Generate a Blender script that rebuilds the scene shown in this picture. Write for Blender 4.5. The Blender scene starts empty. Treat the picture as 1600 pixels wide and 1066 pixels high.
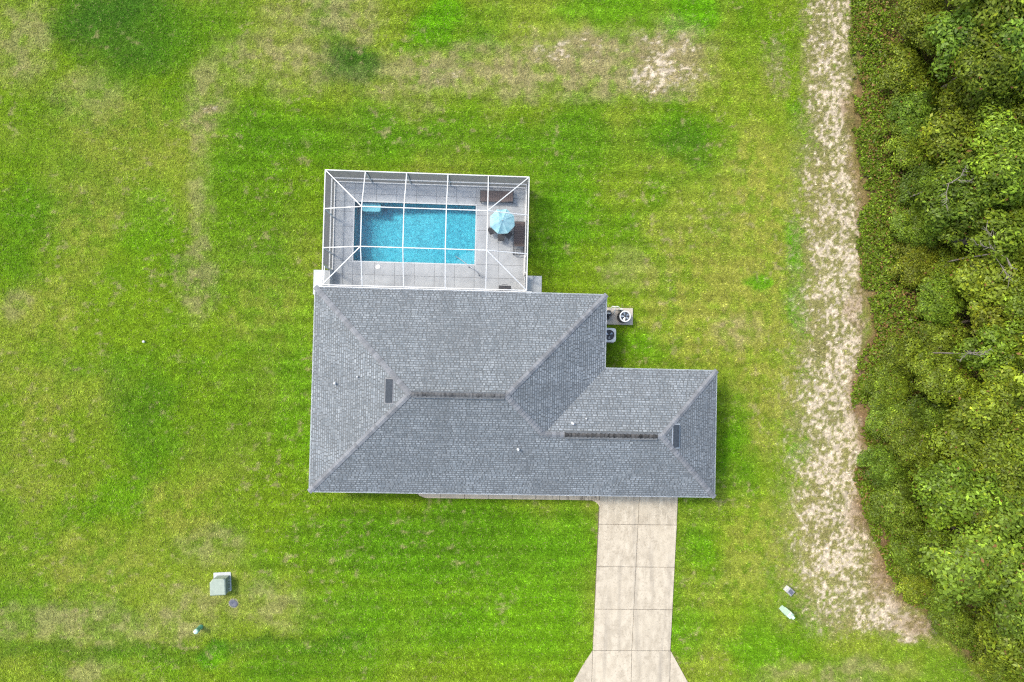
import bpy, math, random
import numpy as np
from mathutils import Vector, Matrix

random.seed(7)
rng = np.random.default_rng(7)
scn = bpy.context.scene
COL = scn.collection

# ------------------------------------------------------------------ camera
FPX, CX, CY, H = 1067.0, 800.0, 533.0, 41.42          # photo is 1600 px wide
RA, RB, RC = -0.0204, 0.047, -0.0233
def rotm(a, b, c):
    ca, sa, cb, sb, cc, sc = math.cos(a), math.sin(a), math.cos(b), math.sin(b), math.cos(c), math.sin(c)
    return (np.array([[cc, -sc, 0], [sc, cc, 0], [0, 0, 1]]) @ np.array([[1, 0, 0], [0, ca, -sa], [0, sa, ca]])
            @ np.array([[cb, 0, sb], [0, 1, 0], [-sb, 0, cb]]))
RM = rotm(RA, RB, RC)
cam = bpy.data.cameras.new('camera')
cam_o = bpy.data.objects.new('camera', cam); COL.objects.link(cam_o)
cam.sensor_width = 36.0; cam.lens = 36.0 * FPX / 1600.0
cam.clip_start = 0.5; cam.clip_end = 2000
mw = Matrix.Identity(4)
for i in range(3):
    for j in range(3):
        mw[i][j] = RM.T[i, j]
mw.translation = (0, 0, H)
cam_o.matrix_world = mw
scn.camera = cam_o

# ------------------------------------------------------------------ light
SUN = Vector((-1.70, .90, 2.55)).normalized()         # direction to the sun
world = bpy.data.worlds.new('World'); scn.world = world; world.use_nodes = True
wn = world.node_tree.nodes; wl = world.node_tree.links
sky = wn.new('ShaderNodeTexSky'); sky.sky_type = 'NISHITA'; sky.sun_disc = False
sky.sun_elevation = math.asin(SUN.z); sky.sun_rotation = math.atan2(SUN.x, SUN.y)
sky.dust_density = 3.0; sky.air_density = 1.5
wl.new(sky.outputs[0], wn['Background'].inputs[0]); wn['Background'].inputs[1].default_value = 0.15
sl = bpy.data.lights.new('sun', 'SUN'); sl.energy = 1.5; sl.angle = math.radians(8); sl.color = (1.0, 0.95, 0.86)
sun_o = bpy.data.objects.new('sun', sl); COL.objects.link(sun_o)
sun_o.rotation_euler = SUN.to_track_quat('Z', 'Y').to_euler(); sun_o.location = (-30, 20, 50)
scn.view_settings.view_transform = 'Standard'; scn.view_settings.look = 'None'
scn.view_settings.exposure = 1.38; scn.view_settings.gamma = 1.0
scn.cycles.filter_width = 1.25; scn.cycles.use_denoising = False
scn.cycles.max_bounces = 8; scn.cycles.transparent_max_bounces = 16

# ------------------------------------------------------------------ helpers
def lin(r, g, b):
    f = lambda v: ((v / 255 + 0.055) / 1.055) ** 2.4 if v > 10.3 else v / 255 / 12.92
    return (f(r), f(g), f(b))
def to_px(x, y, z=0.0):
    d = np.stack([x, y, np.zeros_like(x) + z - H], -1) @ RM.T
    return CX + FPX * d[..., 0] / -d[..., 2], CY - FPX * d[..., 1] / -d[..., 2]
def at(px, py, z=0.0):                                  # point on the level z seen at a photo position
    d = RM.T @ np.array([(px - CX) / FPX, -(py - CY) / FPX, -1.0]); t = (z - H) / d[2]
    return Vector((t * d[0], t * d[1], z))

def mat(name, c1, c2=None, scale=8.0, rough=0.7, bump=0.0, bscale=None, attr=None, stretch=(1, 1, 1), metal=0.0,
        orand=0.0, detail=6.0, lo=0.35, hi=0.65, spec=0.4, coords='Object'):
    m = bpy.data.materials.new(name); m.use_nodes = True
    nt = m.node_tree; N = nt.nodes; L = nt.links; b = N['Principled BSDF']
    b.inputs['Roughness'].default_value = rough; b.inputs['Metallic'].default_value = metal
    b.inputs['Specular IOR Level'].default_value = spec
    geo = N.new('ShaderNodeNewGeometry')
    mp = N.new('ShaderNodeMapping'); mp.inputs['Scale'].default_value = stretch
    L.new(geo.outputs['Position'], mp.inputs[0])
    out = None
    n = N.new('ShaderNodeTexNoise'); n.inputs['Scale'].default_value = scale; n.inputs['Detail'].default_value = detail
    L.new(mp.outputs[0], n.inputs['Vector'])
    mr = N.new('ShaderNodeMapRange'); mr.inputs[1].default_value = lo; mr.inputs[2].default_value = hi
    L.new(n.outputs[0], mr.inputs[0])
    mx = N.new('ShaderNodeMix'); mx.data_type = 'RGBA'; L.new(mr.outputs[0], mx.inputs[0])
    if attr:
        a = N.new('ShaderNodeAttribute'); a.attribute_name = attr
        hs1 = N.new('ShaderNodeHueSaturation'); hs1.inputs['Value'].default_value = c1
        hs2 = N.new('ShaderNodeHueSaturation'); hs2.inputs['Value'].default_value = c2
        L.new(a.outputs[0], hs1.inputs['Color']); L.new(a.outputs[0], hs2.inputs['Color'])
        L.new(hs1.outputs[0], mx.inputs[6]); L.new(hs2.outputs[0], mx.inputs[7])
    else:
        mx.inputs[6].default_value = (*c1, 1); mx.inputs[7].default_value = (*(c2 or c1), 1)
    out = mx.outputs[2]
    if orand:
        oi = N.new('ShaderNodeObjectInfo'); r = N.new('ShaderNodeMapRange')
        r.inputs[3].default_value = 1 - orand; r.inputs[4].default_value = 1 + orand
        L.new(oi.outputs['Random'], r.inputs[0])
        hs = N.new('ShaderNodeHueSaturation'); L.new(r.outputs[0], hs.inputs['Value']); L.new(out, hs.inputs['Color']); out = hs.outputs[0]
    L.new(out, b.inputs['Base Color'])
    if bump:
        n2 = N.new('ShaderNodeTexNoise'); n2.inputs['Scale'].default_value = bscale or scale * 4; n2.inputs['Detail'].default_value = 4
        L.new(geo.outputs['Position'], n2.inputs['Vector'])
        bp = N.new('ShaderNodeBump'); bp.inputs['Strength'].default_value = bump; bp.inputs['Distance'].default_value = 0.02
        L.new(n2.outputs[0], bp.inputs['Height']); L.new(bp.outputs[0], b.inputs['Normal'])
    return m

def link(o, parent=None):
    COL.objects.link(o)
    if parent is not None: o.parent = parent
    return o
def tag(o, label=None, cat=None, group=None, kind=None):
    for k, v in (('label', label), ('category', cat), ('group', group), ('kind', kind)):
        if v: o[k] = v
    return o
def empty(name, loc, label, cat, group=None, rz=0.0):
    o = bpy.data.objects.new(name, None); o.location = loc; o.rotation_euler.z = rz; o.empty_display_size = 0.2
    link(o); return tag(o, label, cat, group)

class MB:
    def __init__(s): s.v = []; s.f = []; s.sm = []
    def add(s, vs, fs, smooth=False):
        n = len(s.v); s.v += [tuple(v) for v in vs]; s.f += [tuple(i + n for i in f) for f in fs]; s.sm += [smooth] * len(fs); return s
    def box(s, x0, x1, y0, y1, z0, z1, ch=0.0):
        """a box; ch rounds off its upper edges"""
        if ch:
            vs = [(x0, y0, z0), (x1, y0, z0), (x1, y1, z0), (x0, y1, z0), (x0, y0, z1 - ch), (x1, y0, z1 - ch), (x1, y1, z1 - ch), (x0, y1, z1 - ch),
                  (x0 + ch, y0 + ch, z1), (x1 - ch, y0 + ch, z1), (x1 - ch, y1 - ch, z1), (x0 + ch, y1 - ch, z1)]
            fs = [(3, 2, 1, 0), (8, 9, 10, 11)] + [(a, (a + 1) % 4, (a + 1) % 4 + 4, a + 4) for a in range(4)] + [(a + 4, (a + 1) % 4 + 4, (a + 1) % 4 + 8, a + 8) for a in range(4)]
            return s.add(vs, fs)
        vs = [(x0, y0, z0), (x1, y0, z0), (x1, y1, z0), (x0, y1, z0), (x0, y0, z1), (x1, y0, z1), (x1, y1, z1), (x0, y1, z1)]
        return s.add(vs, [(3, 2, 1, 0), (4, 5, 6, 7), (0, 1, 5, 4), (1, 2, 6, 5), (2, 3, 7, 6), (3, 0, 4, 7)])
    def beam(s, A, B, w=0.06, h=0.06):
        A = Vector(A); B = Vector(B); t = (B - A).normalized()
        side = t.cross(Vector((0, 0, 1)))
        if side.length < 1e-3: side = Vector((1, 0, 0))
        side.normalize(); up = side.cross(t).normalized()
        q = [(-w / 2, -h / 2), (w / 2, -h / 2), (w / 2, h / 2), (-w / 2, h / 2)]
        vs = [A + side * a + up * b for a, b in q] + [B + side * a + up * b for a, b in q]
        return s.add(vs, [(0, 1, 2, 3), (7, 6, 5, 4), (0, 4, 5, 1), (1, 5, 6, 2), (2, 6, 7, 3), (3, 7, 4, 0)])
    def prism(s, pts, z0, z1, smooth=False):
        n = len(pts)
        vs = [(x, y, z0) for x, y in pts] + [(x, y, z1) for x, y in pts]
        s.add(vs, [tuple(range(n - 1, -1, -1)), tuple(range(n, 2 * n))])
        return s.add(vs, [(i, (i + 1) % n, (i + 1) % n + n, i + n) for i in range(n)], smooth)
    def lathe(s, prof, c=(0, 0), n=20, cap=True):
        k = len(prof); vs = []
        for r, z in prof:
            vs += [(c[0] + r * math.cos(2 * math.pi * i / n), c[1] + r * math.sin(2 * math.pi * i / n), z) for i in range(n)]
        fs = [(j * n + i, j * n + (i + 1) % n, (j + 1) * n + (i + 1) % n, (j + 1) * n + i) for j in range(k - 1) for i in range(n)]
        s.add(vs, fs, True)
        if cap:
            s.add([vs[i] for i in range(n)], [tuple(range(n - 1, -1, -1))]); s.add(vs[-n:], [tuple(range(n))])
        return s
    def tube(s, pts, r, n=8, r1=None):
        P = [Vector(p) for p in pts]; vs = []; m = len(P)
        for i, p in enumerate(P):
            t = (P[min(i + 1, m - 1)] - P[max(i - 1, 0)]).normalized()
            a = t.cross(Vector((0.13, 0.27, 0.95))); a.normalize(); b = t.cross(a)
            rr = r if r1 is None else r + (r1 - r) * i / (m - 1)
            vs += [p + (a * math.cos(2 * math.pi * k / n) + b * math.sin(2 * math.pi * k / n)) * rr for k in range(n)]
        fs = [(i * n + k, i * n + (k + 1) % n, (i + 1) * n + (k + 1) % n, (i + 1) * n + k) for i in range(m - 1) for k in range(n)]
        s.add(vs, fs, True); s.add(vs[:n], [tuple(range(n - 1, -1, -1))]); return s.add(vs[-n:], [tuple(range(n))])
    def mesh(s, name, m):
        me = bpy.data.meshes.new(name); me.from_pydata(s.v, [], s.f); me.polygons.foreach_set('use_smooth', s.sm)
        if m: me.materials.append(m)
        me.update(); return me
    def build(s, name, m, parent=None):
        return link(bpy.data.objects.new(name, s.mesh(name, m)), parent)

def fast_mesh(name, V, nv, m, col=None, smooth=False):
    """V (n,nv,3): n loose faces of nv corners each, in one mesh, with an optional colour per face"""
    n = V.shape[0]; me = bpy.data.meshes.new(name)
    me.vertices.add(n * nv); me.loops.add(n * nv); me.polygons.add(n)
    me.vertices.foreach_set('co', V.reshape(-1).astype(np.float32))
    me.loops.foreach_set('vertex_index', np.arange(n * nv, dtype=np.int32))
    me.polygons.foreach_set('loop_start', np.arange(0, n * nv, nv, dtype=np.int32))
    if col is not None:
        a = me.attributes.new('Col', 'FLOAT_COLOR', 'POINT')
        c = np.ones((n, nv, 4), np.float32); c[:, :, :3] = col[:, None, :]
        a.data.foreach_set('color', c.reshape(-1))
    me.materials.append(m); me.update(calc_edges=True); me.validate(); return me

# value noise
TAB = rng.random(65536).astype(np.float32)
def vnoise(x, y, s, seed=0):
    x = (np.asarray(x) / s + seed * 17.31).astype(np.float32); y = (np.asarray(y) / s + seed * 9.77).astype(np.float32)
    xf = np.floor(x); yf = np.floor(y); fx = x - xf; fy = y - yf
    xi = xf.astype(np.int32) + seed * 53; yi = yf.astype(np.int32) + seed * 101
    fx = fx * fx * (3 - 2 * fx); fy = fy * fy * (3 - 2 * fy)
    x0 = (xi & 255) << 8; x1 = ((xi + 1) & 255) << 8; y0 = yi & 255; y1 = (yi + 1) & 255
    a = TAB.take(x0 | y0); a += (TAB.take(x1 | y0) - a) * fx
    b = TAB.take(x0 | y1); b += (TAB.take(x1 | y1) - b) * fx
    return a + (b - a) * fy
def fbm(x, y, s, seed=0, o=4):
    t = 0; a = 0.5; w = 0
    for k in range(o):
        t = t + a * vnoise(x, y, s / 2 ** k, seed + k * 3); w += a; a *= 0.55
    return t / w
def sstep(a, b, x):
    t = np.clip((x - a) / (b - a), 0, 1); return t * t * (3 - 2 * t)

# ------------------------------------------------------------------ the lay of the lawn (all lengths in photo-survey units, 25.8 to a metre)
C_BASE = np.array([0.118, 0.194, 0.008]); C_LUSH = np.array([0.066, 0.162, 0.005]); C_DARK = np.array([0.032, 0.092, 0.008])
C_BRIGHT = np.array([0.082, 0.218, 0.004]); C_DRY = np.array([0.202, 0.216, 0.033]); C_TAN = np.array([0.255, 0.215, 0.100])
C_SAND = np.array([0.48, 0.405, 0.30]); C_LITTER = np.array([0.17, 0.105, 0.055]); C_TRACK = np.array([0.205, 0.165, 0.082])
PATCH = [  # kind, cx, cy, rx, ry, strength
    ('dark', 195, 45, 125, 70, .75), ('dark', 150, 15, 100, 50, .5), ('dark', 265, 85, 60, 40, .35), ('dark', 550, 92, 58, 40, .9), ('lush', 300, 50, 90, 60, .6), ('bright', 690, 28, 38, 45, .9),
    ('bright', 950, 15, 90, 30, .6), ('bright', 1080, 20, 65, 48, 1.), ('bright', 640, 62, 20, 16, .5), ('lush', 700, 62, 20, 22, .5), ('lush', 775, 58, 22, 18, .6),
    ('tan', 30, 60, 50, 90, .45), ('tan', 140, 150, 70, 50, .3), ('tan', 430, 105, 110, 50, .5), ('tan', 330, 165, 40, 60, .45), ('tan', 318, 260, 26, 120, .45), ('tan', 312, 430, 26, 90, .5),
    ('tan', 700, 120, 150, 50, .55), ('tan', 860, 100, 120, 60, .6), ('tan', 960, 110, 90, 50, .5), ('tan', 545, 30, 60, 40, .5), ('tan', 470, 30, 60, 40, .4), ('tan', 1050, 95, 80, 60, .7),
    ('lush', 430, 210, 80, 60, .75), ('lush', 560, 215, 150, 50, .65), ('lush', 720, 215, 150, 45, .6), ('lush', 880, 225, 110, 50, .7), ('lush', 1050, 215, 75, 50, .8), ('dark', 1070, 235, 45, 40, .4),
    ('lush', 400, 360, 90, 170, .55), ('bright', 235, 350, 60, 70, .5), ('lush', 110, 320, 100, 90, .4), ('lush', 30, 380, 60, 90, .4), ('lush', 865, 350, 55, 90, .75), ('bright', 900, 300, 40, 50, .3),
    ('dry', 130, 360, 60, 80, .5), ('dry', 80, 480, 60, 70, .5), ('tan', 30, 478, 28, 24, .4), ('lush', 225, 660, 70, 90, .55), ('dark', 210, 640, 60, 70, .25), ('lush', 400, 640, 100, 120, .4),
    ('bright', 470, 600, 40, 180, .4), ('dry', 400, 480, 60, 60, .4), ('dry', 60, 640, 60, 70, .5), ('bright', 200, 770, 60, 35, .5), ('dry', 290, 790, 70, 60, .6), ('tan', 330, 860, 60, 40, .4),
    ('dry', 150, 880, 130, 60, .5), ('dry', 60, 760, 60, 60, .3), ('tan', 150, 975, 190, 34, .45), ('tan', 300, 955, 60, 40, .35), ('tan', 430, 945, 70, 45, .4), ('bright', 340, 1022, 24, 20, .9),
    ('dark', 110, 1018, 160, 18, .5), ('dark', 300, 1012, 120, 14, .4), ('dark', 470, 1010, 140, 16, .5), ('lush', 480, 1040, 120, 40, .6), ('bright', 220, 1040, 80, 30, .3), ('tan', 140, 1050, 60, 25, .4),
    ('lush', 560, 850, 120, 60, .75), ('lush', 720, 850, 200, 80, .85), ('bright', 840, 960, 110, 90, .6), ('bright', 640, 960, 140, 90, .5), ('bright', 870, 830, 60, 60, .5), ('lush', 520, 930, 60, 50, .3),
    ('lush', 1015, 560, 90, 40, .5), ('bright', 1000, 540, 40, 30, .5), ('dry', 1110, 470, 120, 150, .75), ('dry', 1190, 330, 70, 170, .8), ('dry', 1180, 560, 70, 120, .7), ('tan', 1150, 520, 40, 30, .45), ('tan', 980, 425, 60, 30, .2),
    ('lush', 1150, 690, 40, 100, .55), ('bright', 1140, 690, 18, 40, .5), ('bright', 1085, 850, 30, 40, .5), ('lush', 1090, 820, 40, 40, .4), ('bright', 1085, 985, 40, 50, .6), ('bright', 1180, 1010, 60, 30, .5),
    ('dry', 1180, 860, 60, 90, .6), ('dry', 1200, 640, 50, 90, .5), ('dry', 1120, 780, 40, 60, .2), ('dry', 1130, 930, 40, 40, .4), ('tan', 1300, 1050, 140, 26, .45), ('bright', 1320, 945, 40, 25, .4),
    ('bright', 1250, 390, 20, 48, 1.), ('bright', 1183, 435, 14, 18, .9), ('bright', 1257, 485, 15, 40, .9), ('bright', 1244, 705, 14, 20, .9), ('bright', 1250, 755, 12, 14, .7), ('bright', 1240, 160, 10, 12, .4),
    ('lush', 330, 700, 30, 60, .2), ('lush', 60, 200, 90, 60, .3), ('dry', 200, 210, 120, 70, .4), ('dry', 1150, 120, 90, 60, .35), ('lush', 1190, 60, 60, 60, .25)]
PATCH += [('litter', 1378, 548, 26, 42, .9), ('litter', 1358, 690, 24, 46, .9), ('litter', 1348, 620, 14, 60, .7), ('litter', 1378, 880, 24, 60, .8), ('litter', 1345, 470, 14, 60, .6), ('litter', 1350, 800, 20, 60, .6),
          ('litter', 1335, 300, 14, 70, .5), ('litter', 1335, 120, 12, 100, .5), ('litter', 1440, 975, 50, 22, .6), ('litter', 1410, 930, 26, 26, .6)]
CK = dict(litter=np.array([.205, .140, .080]), dark=C_DARK, lush=C_LUSH, bright=C_BRIGHT, dry=C_DRY, tan=C_TAN)
SANDP = np.array([[-400, 1290, 34], [0, 1298, 34], [80, 1300, 34], [160, 1302, 38], [280, 1306, 46], [400, 1314, 52], [500, 1312, 58], [600, 1302, 62], [700, 1306, 64],
                  [800, 1306, 66], [880, 1318, 78], [950, 1352, 98], [985, 1385, 105], [1060, 1400, 110]], float)
EDGE = np.array([[-400, 1335], [0, 1335], [100, 1338], [200, 1337], [280, 1348], [380, 1347], [450, 1358], [520, 1372], [560, 1350], [600, 1340], [650, 1342], [700, 1368], [740, 1340], [800, 1354],
                 [850, 1378], [900, 1392], [935, 1415], [970, 1474], [1010, 1500], [1066, 1545], [1300, 1700]], float)
def lawn(x, y):
    """colour of what covers the ground, and how sandy it is"""
    px, py = to_px(x, y)
    wx = (fbm(x, y, 2.6, 1) - .5) * 60 + (fbm(x, y, .7, 4) - .5) * 26; wy = (fbm(x, y, 2.6, 2) - .5) * 60 + (fbm(x, y, .7, 5) - .5) * 26
    qx, qy = px + wx, py + wy
    c = np.zeros(x.shape + (3,)) + C_BASE
    n1 = sstep(.36, .66, fbm(x, y, 4.0, 6)); c = c + (C_DRY - c) * (n1 * .42)[..., None]
    n2 = sstep(.42, .7, fbm(x, y, 3.0, 7)); c = c + (C_LUSH - c) * (n2 * .55)[..., None]
    for k, a, b, rx, ry, s in PATCH:
        if k == 'litter': continue
        d = np.sqrt(((qx - a) / rx) ** 2 + ((qy - b) / ry) ** 2)
        w = s * (1 - sstep(.45, 1.25, d))
        if k in ('tan', 'dry'): w = w * (.35 + .9 * sstep(.36, .6, fbm(x, y, .55, 9)))
        c = c + (CK[k] - c) * np.clip(w, 0, 1)[..., None]
    # mowing stripes beside the house, and grain
    st = np.sin(y * 2 * math.pi / 1.05 + (fbm(x, y, 3, 11) - .5) * 2.2)
    wst = (1 - sstep(330, 520, np.abs(px - 760))) * .11
    c = c * (1 + st * wst)[..., None]
    c = c * (.72 + .56 * fbm(x, y, .30, 12, 3))[..., None]
    spk = sstep(.63, .78, fbm(x, y, .30, 14, 3)) * sstep(.45, .62, fbm(x, y, 2.4, 15))
    c = c + (C_TAN - c) * (spk * .6)[..., None]
    # sand
    sx = np.interp(py, SANDP[:, 0], SANDP[:, 1]) - 4; sw = np.interp(py, SANDP[:, 0], SANDP[:, 2]) * 1.1
    off = (px + wx * .55 - sx) / sw
    band = np.where(off > 0, 1 - sstep(.45, 1.0, off), 1 - sstep(.0, 1.75, -off))
    band = band * (1 - sstep(968, 1012, py + wy * .6 + (px - 1350) * -.06))
    spot = 1.05 * (1 - sstep(.2, 1.2, np.sqrt(((qx - 1035) / 92) ** 2 + ((qy - 100) / 62) ** 2)))
    spot = np.maximum(spot, .65 * (1 - sstep(.2, 1.1, np.sqrt(((qx - 900) / 125) ** 2 + ((qy - 85) / 26) ** 2))))
    spot = np.maximum(spot, .45 * (1 - sstep(.2, 1.1, np.sqrt(((qx - 690) / 90) ** 2 + ((qy - 128) / 26) ** 2))))
    spot = np.maximum(spot, .9 * (1 - sstep(.3, 1.1, np.sqrt(((px + wx * .1 - 328) / 17) ** 2 + ((py + wy * .1 - 172) / 8) ** 2))))
    spot = np.maximum(spot, .9 * (1 - sstep(.3, 1.1, np.sqrt(((px + wx * .1 - 1418) / 26) ** 2 + ((py + wy * .1 - 1000) / 9) ** 2))))
    spot = np.maximum(spot, .5 * (1 - sstep(.2, 1.1, np.sqrt(((qx - 1215) / 34) ** 2 + ((qy - 105) / 70) ** 2))))
    base = np.maximum(band, spot)
    g = fbm(x, y, .19, 21, 3); g2 = fbm(x, y, 1.1, 22, 3); g3 = fbm(x, y, 2.6, 23, 2)
    k = base + (g3 - .5) * .5
    tanw = np.clip(base * 1.3, 0, 1) * sstep(.28, .52, g + .4 * k - .15)
    c = c + (C_TRACK * (.75 + .6 * g2[..., None]) - c) * (tanw * .68)[..., None]
    s = np.clip(base * 1.4, 0, 1) * sstep(.505, .655, g * .72 + g2 * .28 + .24 * (k - .72) + .03 * np.clip(off, -1, .6) * (band > .05))
    c = c + (C_SAND * (.55 + .8 * vnoise(x, y, .12, 31)[..., None]) - c) * (s * .94)[..., None]
    for k_, a, b, rx, ry, st_ in PATCH:
        if k_ == 'litter':
            w = st_ * (1 - sstep(.4, 1.2, np.sqrt(((qx - a) / rx) ** 2 + ((qy - b) / ry) ** 2))) * (.55 + .6 * g2)
            c = c + (CK[k_] * (.7 + .6 * g[..., None]) - c) * np.clip(w, 0, 1)[..., None]
    # leaf litter and bare soil under the wood
    ex = np.interp(py, EDGE[:, 0], EDGE[:, 1])
    lw = sstep(-22, 4, px + wx * .5 - ex)
    lit = C_LITTER * (.5 + 1.0 * fbm(x, y, .5, 25)[..., None])
    c = c + (lit - c) * (lw * .8)[..., None]
    return c, np.maximum(s, lw * .8), base

def in_built(x, y):
    """true where paving or the house stands"""
    h = ((x > -8.9) & (x < 6.8) & (y > -7.4) & (y < 3.2)) | ((x > 6.0) & (x < 13.25) & (y > -7.4) & (y < -1.05))
    dk = (x > -9.03) & (x < 2.68) & (y > 3.0) & (y < 10.30)
    dl = np.interp(y, [-19.8, -17.75, -8.6], [6.1, 7.27, 7.52]); dr = np.interp(y, [-19.8, -17.75, -8.5], [13.2, 12.02, 12.36])
    dv = (y < -7.3) & (y > -40) & (x > dl) & (x < dr)
    wk = (y < -7.2) & (y > -8.72) & (x > -3.55 + .35 * sstep(-8.4, -8.72, y)) & (x < 7.7)
    pd = ((x > 6.8) & (x < 9.32) & (y > 1.98) & (y < 3.04)) | ((x > -10.06) & (x < -8.9) & (y > 3.3) & (y < 4.84)) | ((x > 2.6) & (x < 3.7) & (y > 3.3) & (y < 4.86))
    fil = (x > 6.9) & (x < 7.55) & (y < -8.6) & (y > -9.45) & ((x - 6.95) ** 2 + (y + 9.35) ** 2 > .62 ** 2)
    return h | dk | dv | wk | pd | fil

m_ground = mat('lawn_soil', .62, 1.0, scale=9, rough=1., bump=.6, bscale=22, attr='Col', spec=.03)
m_grass = mat('grass_blades', .8, 1.2, scale=5, rough=.8, attr='Col', spec=.06)

def make_ground():
    xs = np.concatenate([[-900, -300, -120, -60, -45], np.arange(-34, 16, .2), np.arange(16, 26, .08), np.arange(26, 42, .2), [55, 90, 200, 900]])
    ys = np.concatenate([[-900, -300, -120, -60, -40], np.arange(-26, 30, .1), [45, 90, 200, 900]])
    X, Y = np.meshgrid(xs, ys); nx, ny = len(xs), len(ys)
    Xc = np.clip(X, -40, 45); Yc = np.clip(Y, -32, 36)
    c, s, b = lawn(Xc, Yc)
    far = np.clip(np.maximum(np.maximum(-33 - X, X - 40), np.maximum(-25 - Y, Y - 28)) / 3, 0, 1)[..., None]
    c = c + (C_BASE * .85 - c) * far
    Z = (fbm(X, Y, 5, 40) - .5) * .03 + np.where(in_built(X, Y), -.02, 0) - .012
    Z = np.where((X > -9.3) & (X < 2.9) & (Y > 2.8) & (Y < 10.6), -.03, Z)
    V = np.stack([X, Y, Z], -1).reshape(-1, 3)
    i = (np.arange(ny - 1)[:, None] * nx + np.arange(nx - 1)[None, :])
    F = np.stack([i, i + 1, i + nx + 1, i + nx], -1)
    hole = (X[:-1, :-1] > -8.6) & (X[:-1, 1:] < 2.2) & (Y[:-1, :-1] > 3.4) & (Y[1:, :-1] < 9.9)
    F = F[~hole]
    me = bpy.data.meshes.new('ground'); me.vertices.add(len(V)); me.vertices.foreach_set('co', V.reshape(-1).astype(np.float32))
    me.loops.add(F.size); me.polygons.add(len(F)); me.loops.foreach_set('vertex_index', F.reshape(-1).astype(np.int32))
    me.polygons.foreach_set('loop_start', np.arange(0, F.size, 4, dtype=np.int32))
    a = me.attributes.new('Col', 'FLOAT_COLOR', 'POINT'); cc = np.ones((len(V), 4), np.float32); cc[:, :3] = c.reshape(-1, 3)
    a.data.foreach_set('color', cc.reshape(-1)); me.materials.append(m_ground); me.update(calc_edges=True)
    tag(link(bpy.data.objects.new('ground', me)), kind='structure')
make_ground()

def make_grass(n=1300000):
    x = rng.uniform(-34, 32, n); y = rng.uniform(-25, 28.5, n)
    px, py = to_px(x, y)
    ok = ~in_built(x + rng.normal(0, .035, n), y + rng.normal(0, .035, n)) & (px > -150) & (px < 1600) & (py > -140) & (py < 1200)
    x, y, px, py = x[ok], y[ok], px[ok], py[ok]
    ok = px < np.interp(py, EDGE[:, 0], EDGE[:, 1]) + 12
    x, y = x[ok], y[ok]
    c, s, b = lawn(x, y)
    keep = rng.random(len(x)) > s * .72
    x, y, c, b = x[keep], y[keep], c[keep], b[keep]; n = len(x)
    clump = vnoise(x, y, .13, 61) * .6 + vnoise(x, y, .27, 62) * .4 - .5
    br = np.exp(rng.normal(-.03, .25, n) + clump * 1.0); straw = rng.random(n) < .07 + .35 * b
    c = c * br[:, None]; c[straw] = c[straw] * .35 + C_TAN * (.65 * np.clip(br[straw], .5, 1.15))[:, None]
    lushness = np.clip((c[:, 1] - c[:, 0]) * 12, 0, 1)
    ln = rng.uniform(.05, .13, n) * (.8 + .35 * lushness) * (1 + .5 * clump); hg = ln * rng.uniform(.2, .8, n); w = rng.uniform(.012, .025, n)
    th = rng.uniform(0, 2 * np.pi, n); dx, dy = np.cos(th), np.sin(th)
    V = np.zeros((n, 3, 3))
    V[:, 0] = np.stack([x - dy * w, y + dx * w, np.full(n, -.01)], 1); V[:, 1] = np.stack([x + dy * w, y - dx * w, np.full(n, -.01)], 1)
    V[:, 2] = np.stack([x + dx * ln, y + dy * ln, hg], 1)
    me = fast_mesh('grass', V, 3, m_grass, np.clip(c, 0, .8))
    o = link(bpy.data.objects.new('grass', me)); tag(o, 'mown lawn grass, green with tan dry patches, around the house', 'grass', kind='stuff')
make_grass()

# ------------------------------------------------------------------ paving
m_conc = mat('driveway_concrete', (.372, .325, .250), (.292, .252, .190), scale=1.7, rough=.85, bump=.15, bscale=40, stretch=(1.6, .8, 1), lo=.40, hi=.66, detail=9, spec=.2, orand=.05)
def add_stain(m, col, scale, stretch, lo, hi, ylim=None, amount=1.0):
    """a second layer of stains over a material's base colour"""
    nt = m.node_tree; N = nt.nodes; L = nt.links; b = N['Principled BSDF']
    src = b.inputs['Base Color'].links[0].from_socket
    g = N.new('ShaderNodeNewGeometry'); mp = N.new('ShaderNodeMapping'); mp.inputs['Scale'].default_value = stretch; L.new(g.outputs['Position'], mp.inputs[0])
    n = N.new('ShaderNodeTexNoise'); n.inputs['Scale'].default_value = scale; n.inputs['Detail'].default_value = 5; L.new(mp.outputs[0], n.inputs['Vector'])
    r = N.new('ShaderNodeMapRange'); r.inputs[1].default_value = lo; r.inputs[2].default_value = hi; r.inputs[4].default_value = amount; L.new(n.outputs[0], r.inputs[0])
    f = r.outputs[0]
    if ylim:
        sp = N.new('ShaderNodeSeparateXYZ'); L.new(g.outputs['Position'], sp.inputs[0])
        yr = N.new('ShaderNodeMapRange'); yr.interpolation_type = 'SMOOTHSTEP'; yr.inputs[1].default_value = ylim[0]; yr.inputs[2].default_value = ylim[1]; L.new(sp.outputs['XYZ'.index(ylim[2]) if len(ylim) > 2 else 1], yr.inputs[0])
        mm = N.new('ShaderNodeMath'); mm.operation = 'MULTIPLY'; L.new(f, mm.inputs[0]); L.new(yr.outputs[0], mm.inputs[1]); f = mm.outputs[0]
    mx = N.new('ShaderNodeMix'); mx.data_type = 'RGBA'; L.new(f, mx.inputs[0]); L.new(src, mx.inputs[6]); mx.inputs[7].default_value = (*col, 1)
    L.new(mx.outputs[2], b.inputs['Base Color'])
add_stain(m_conc, (.43, .38, .30), 2.4, (3.0, .5, 1), .58, .68, (-14.5, -10.5), .8)      # pale runs
add_stain(m_conc, (.13, .10, .075), 3.2, (2.6, .5, 1), .54, .68, (-9.5, -8.5), .5)     # dirt under the drip line
add_stain(m_conc, (.215, .18, .13), 9, (1, 1, 1), .52, .72, None, .65)
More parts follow.
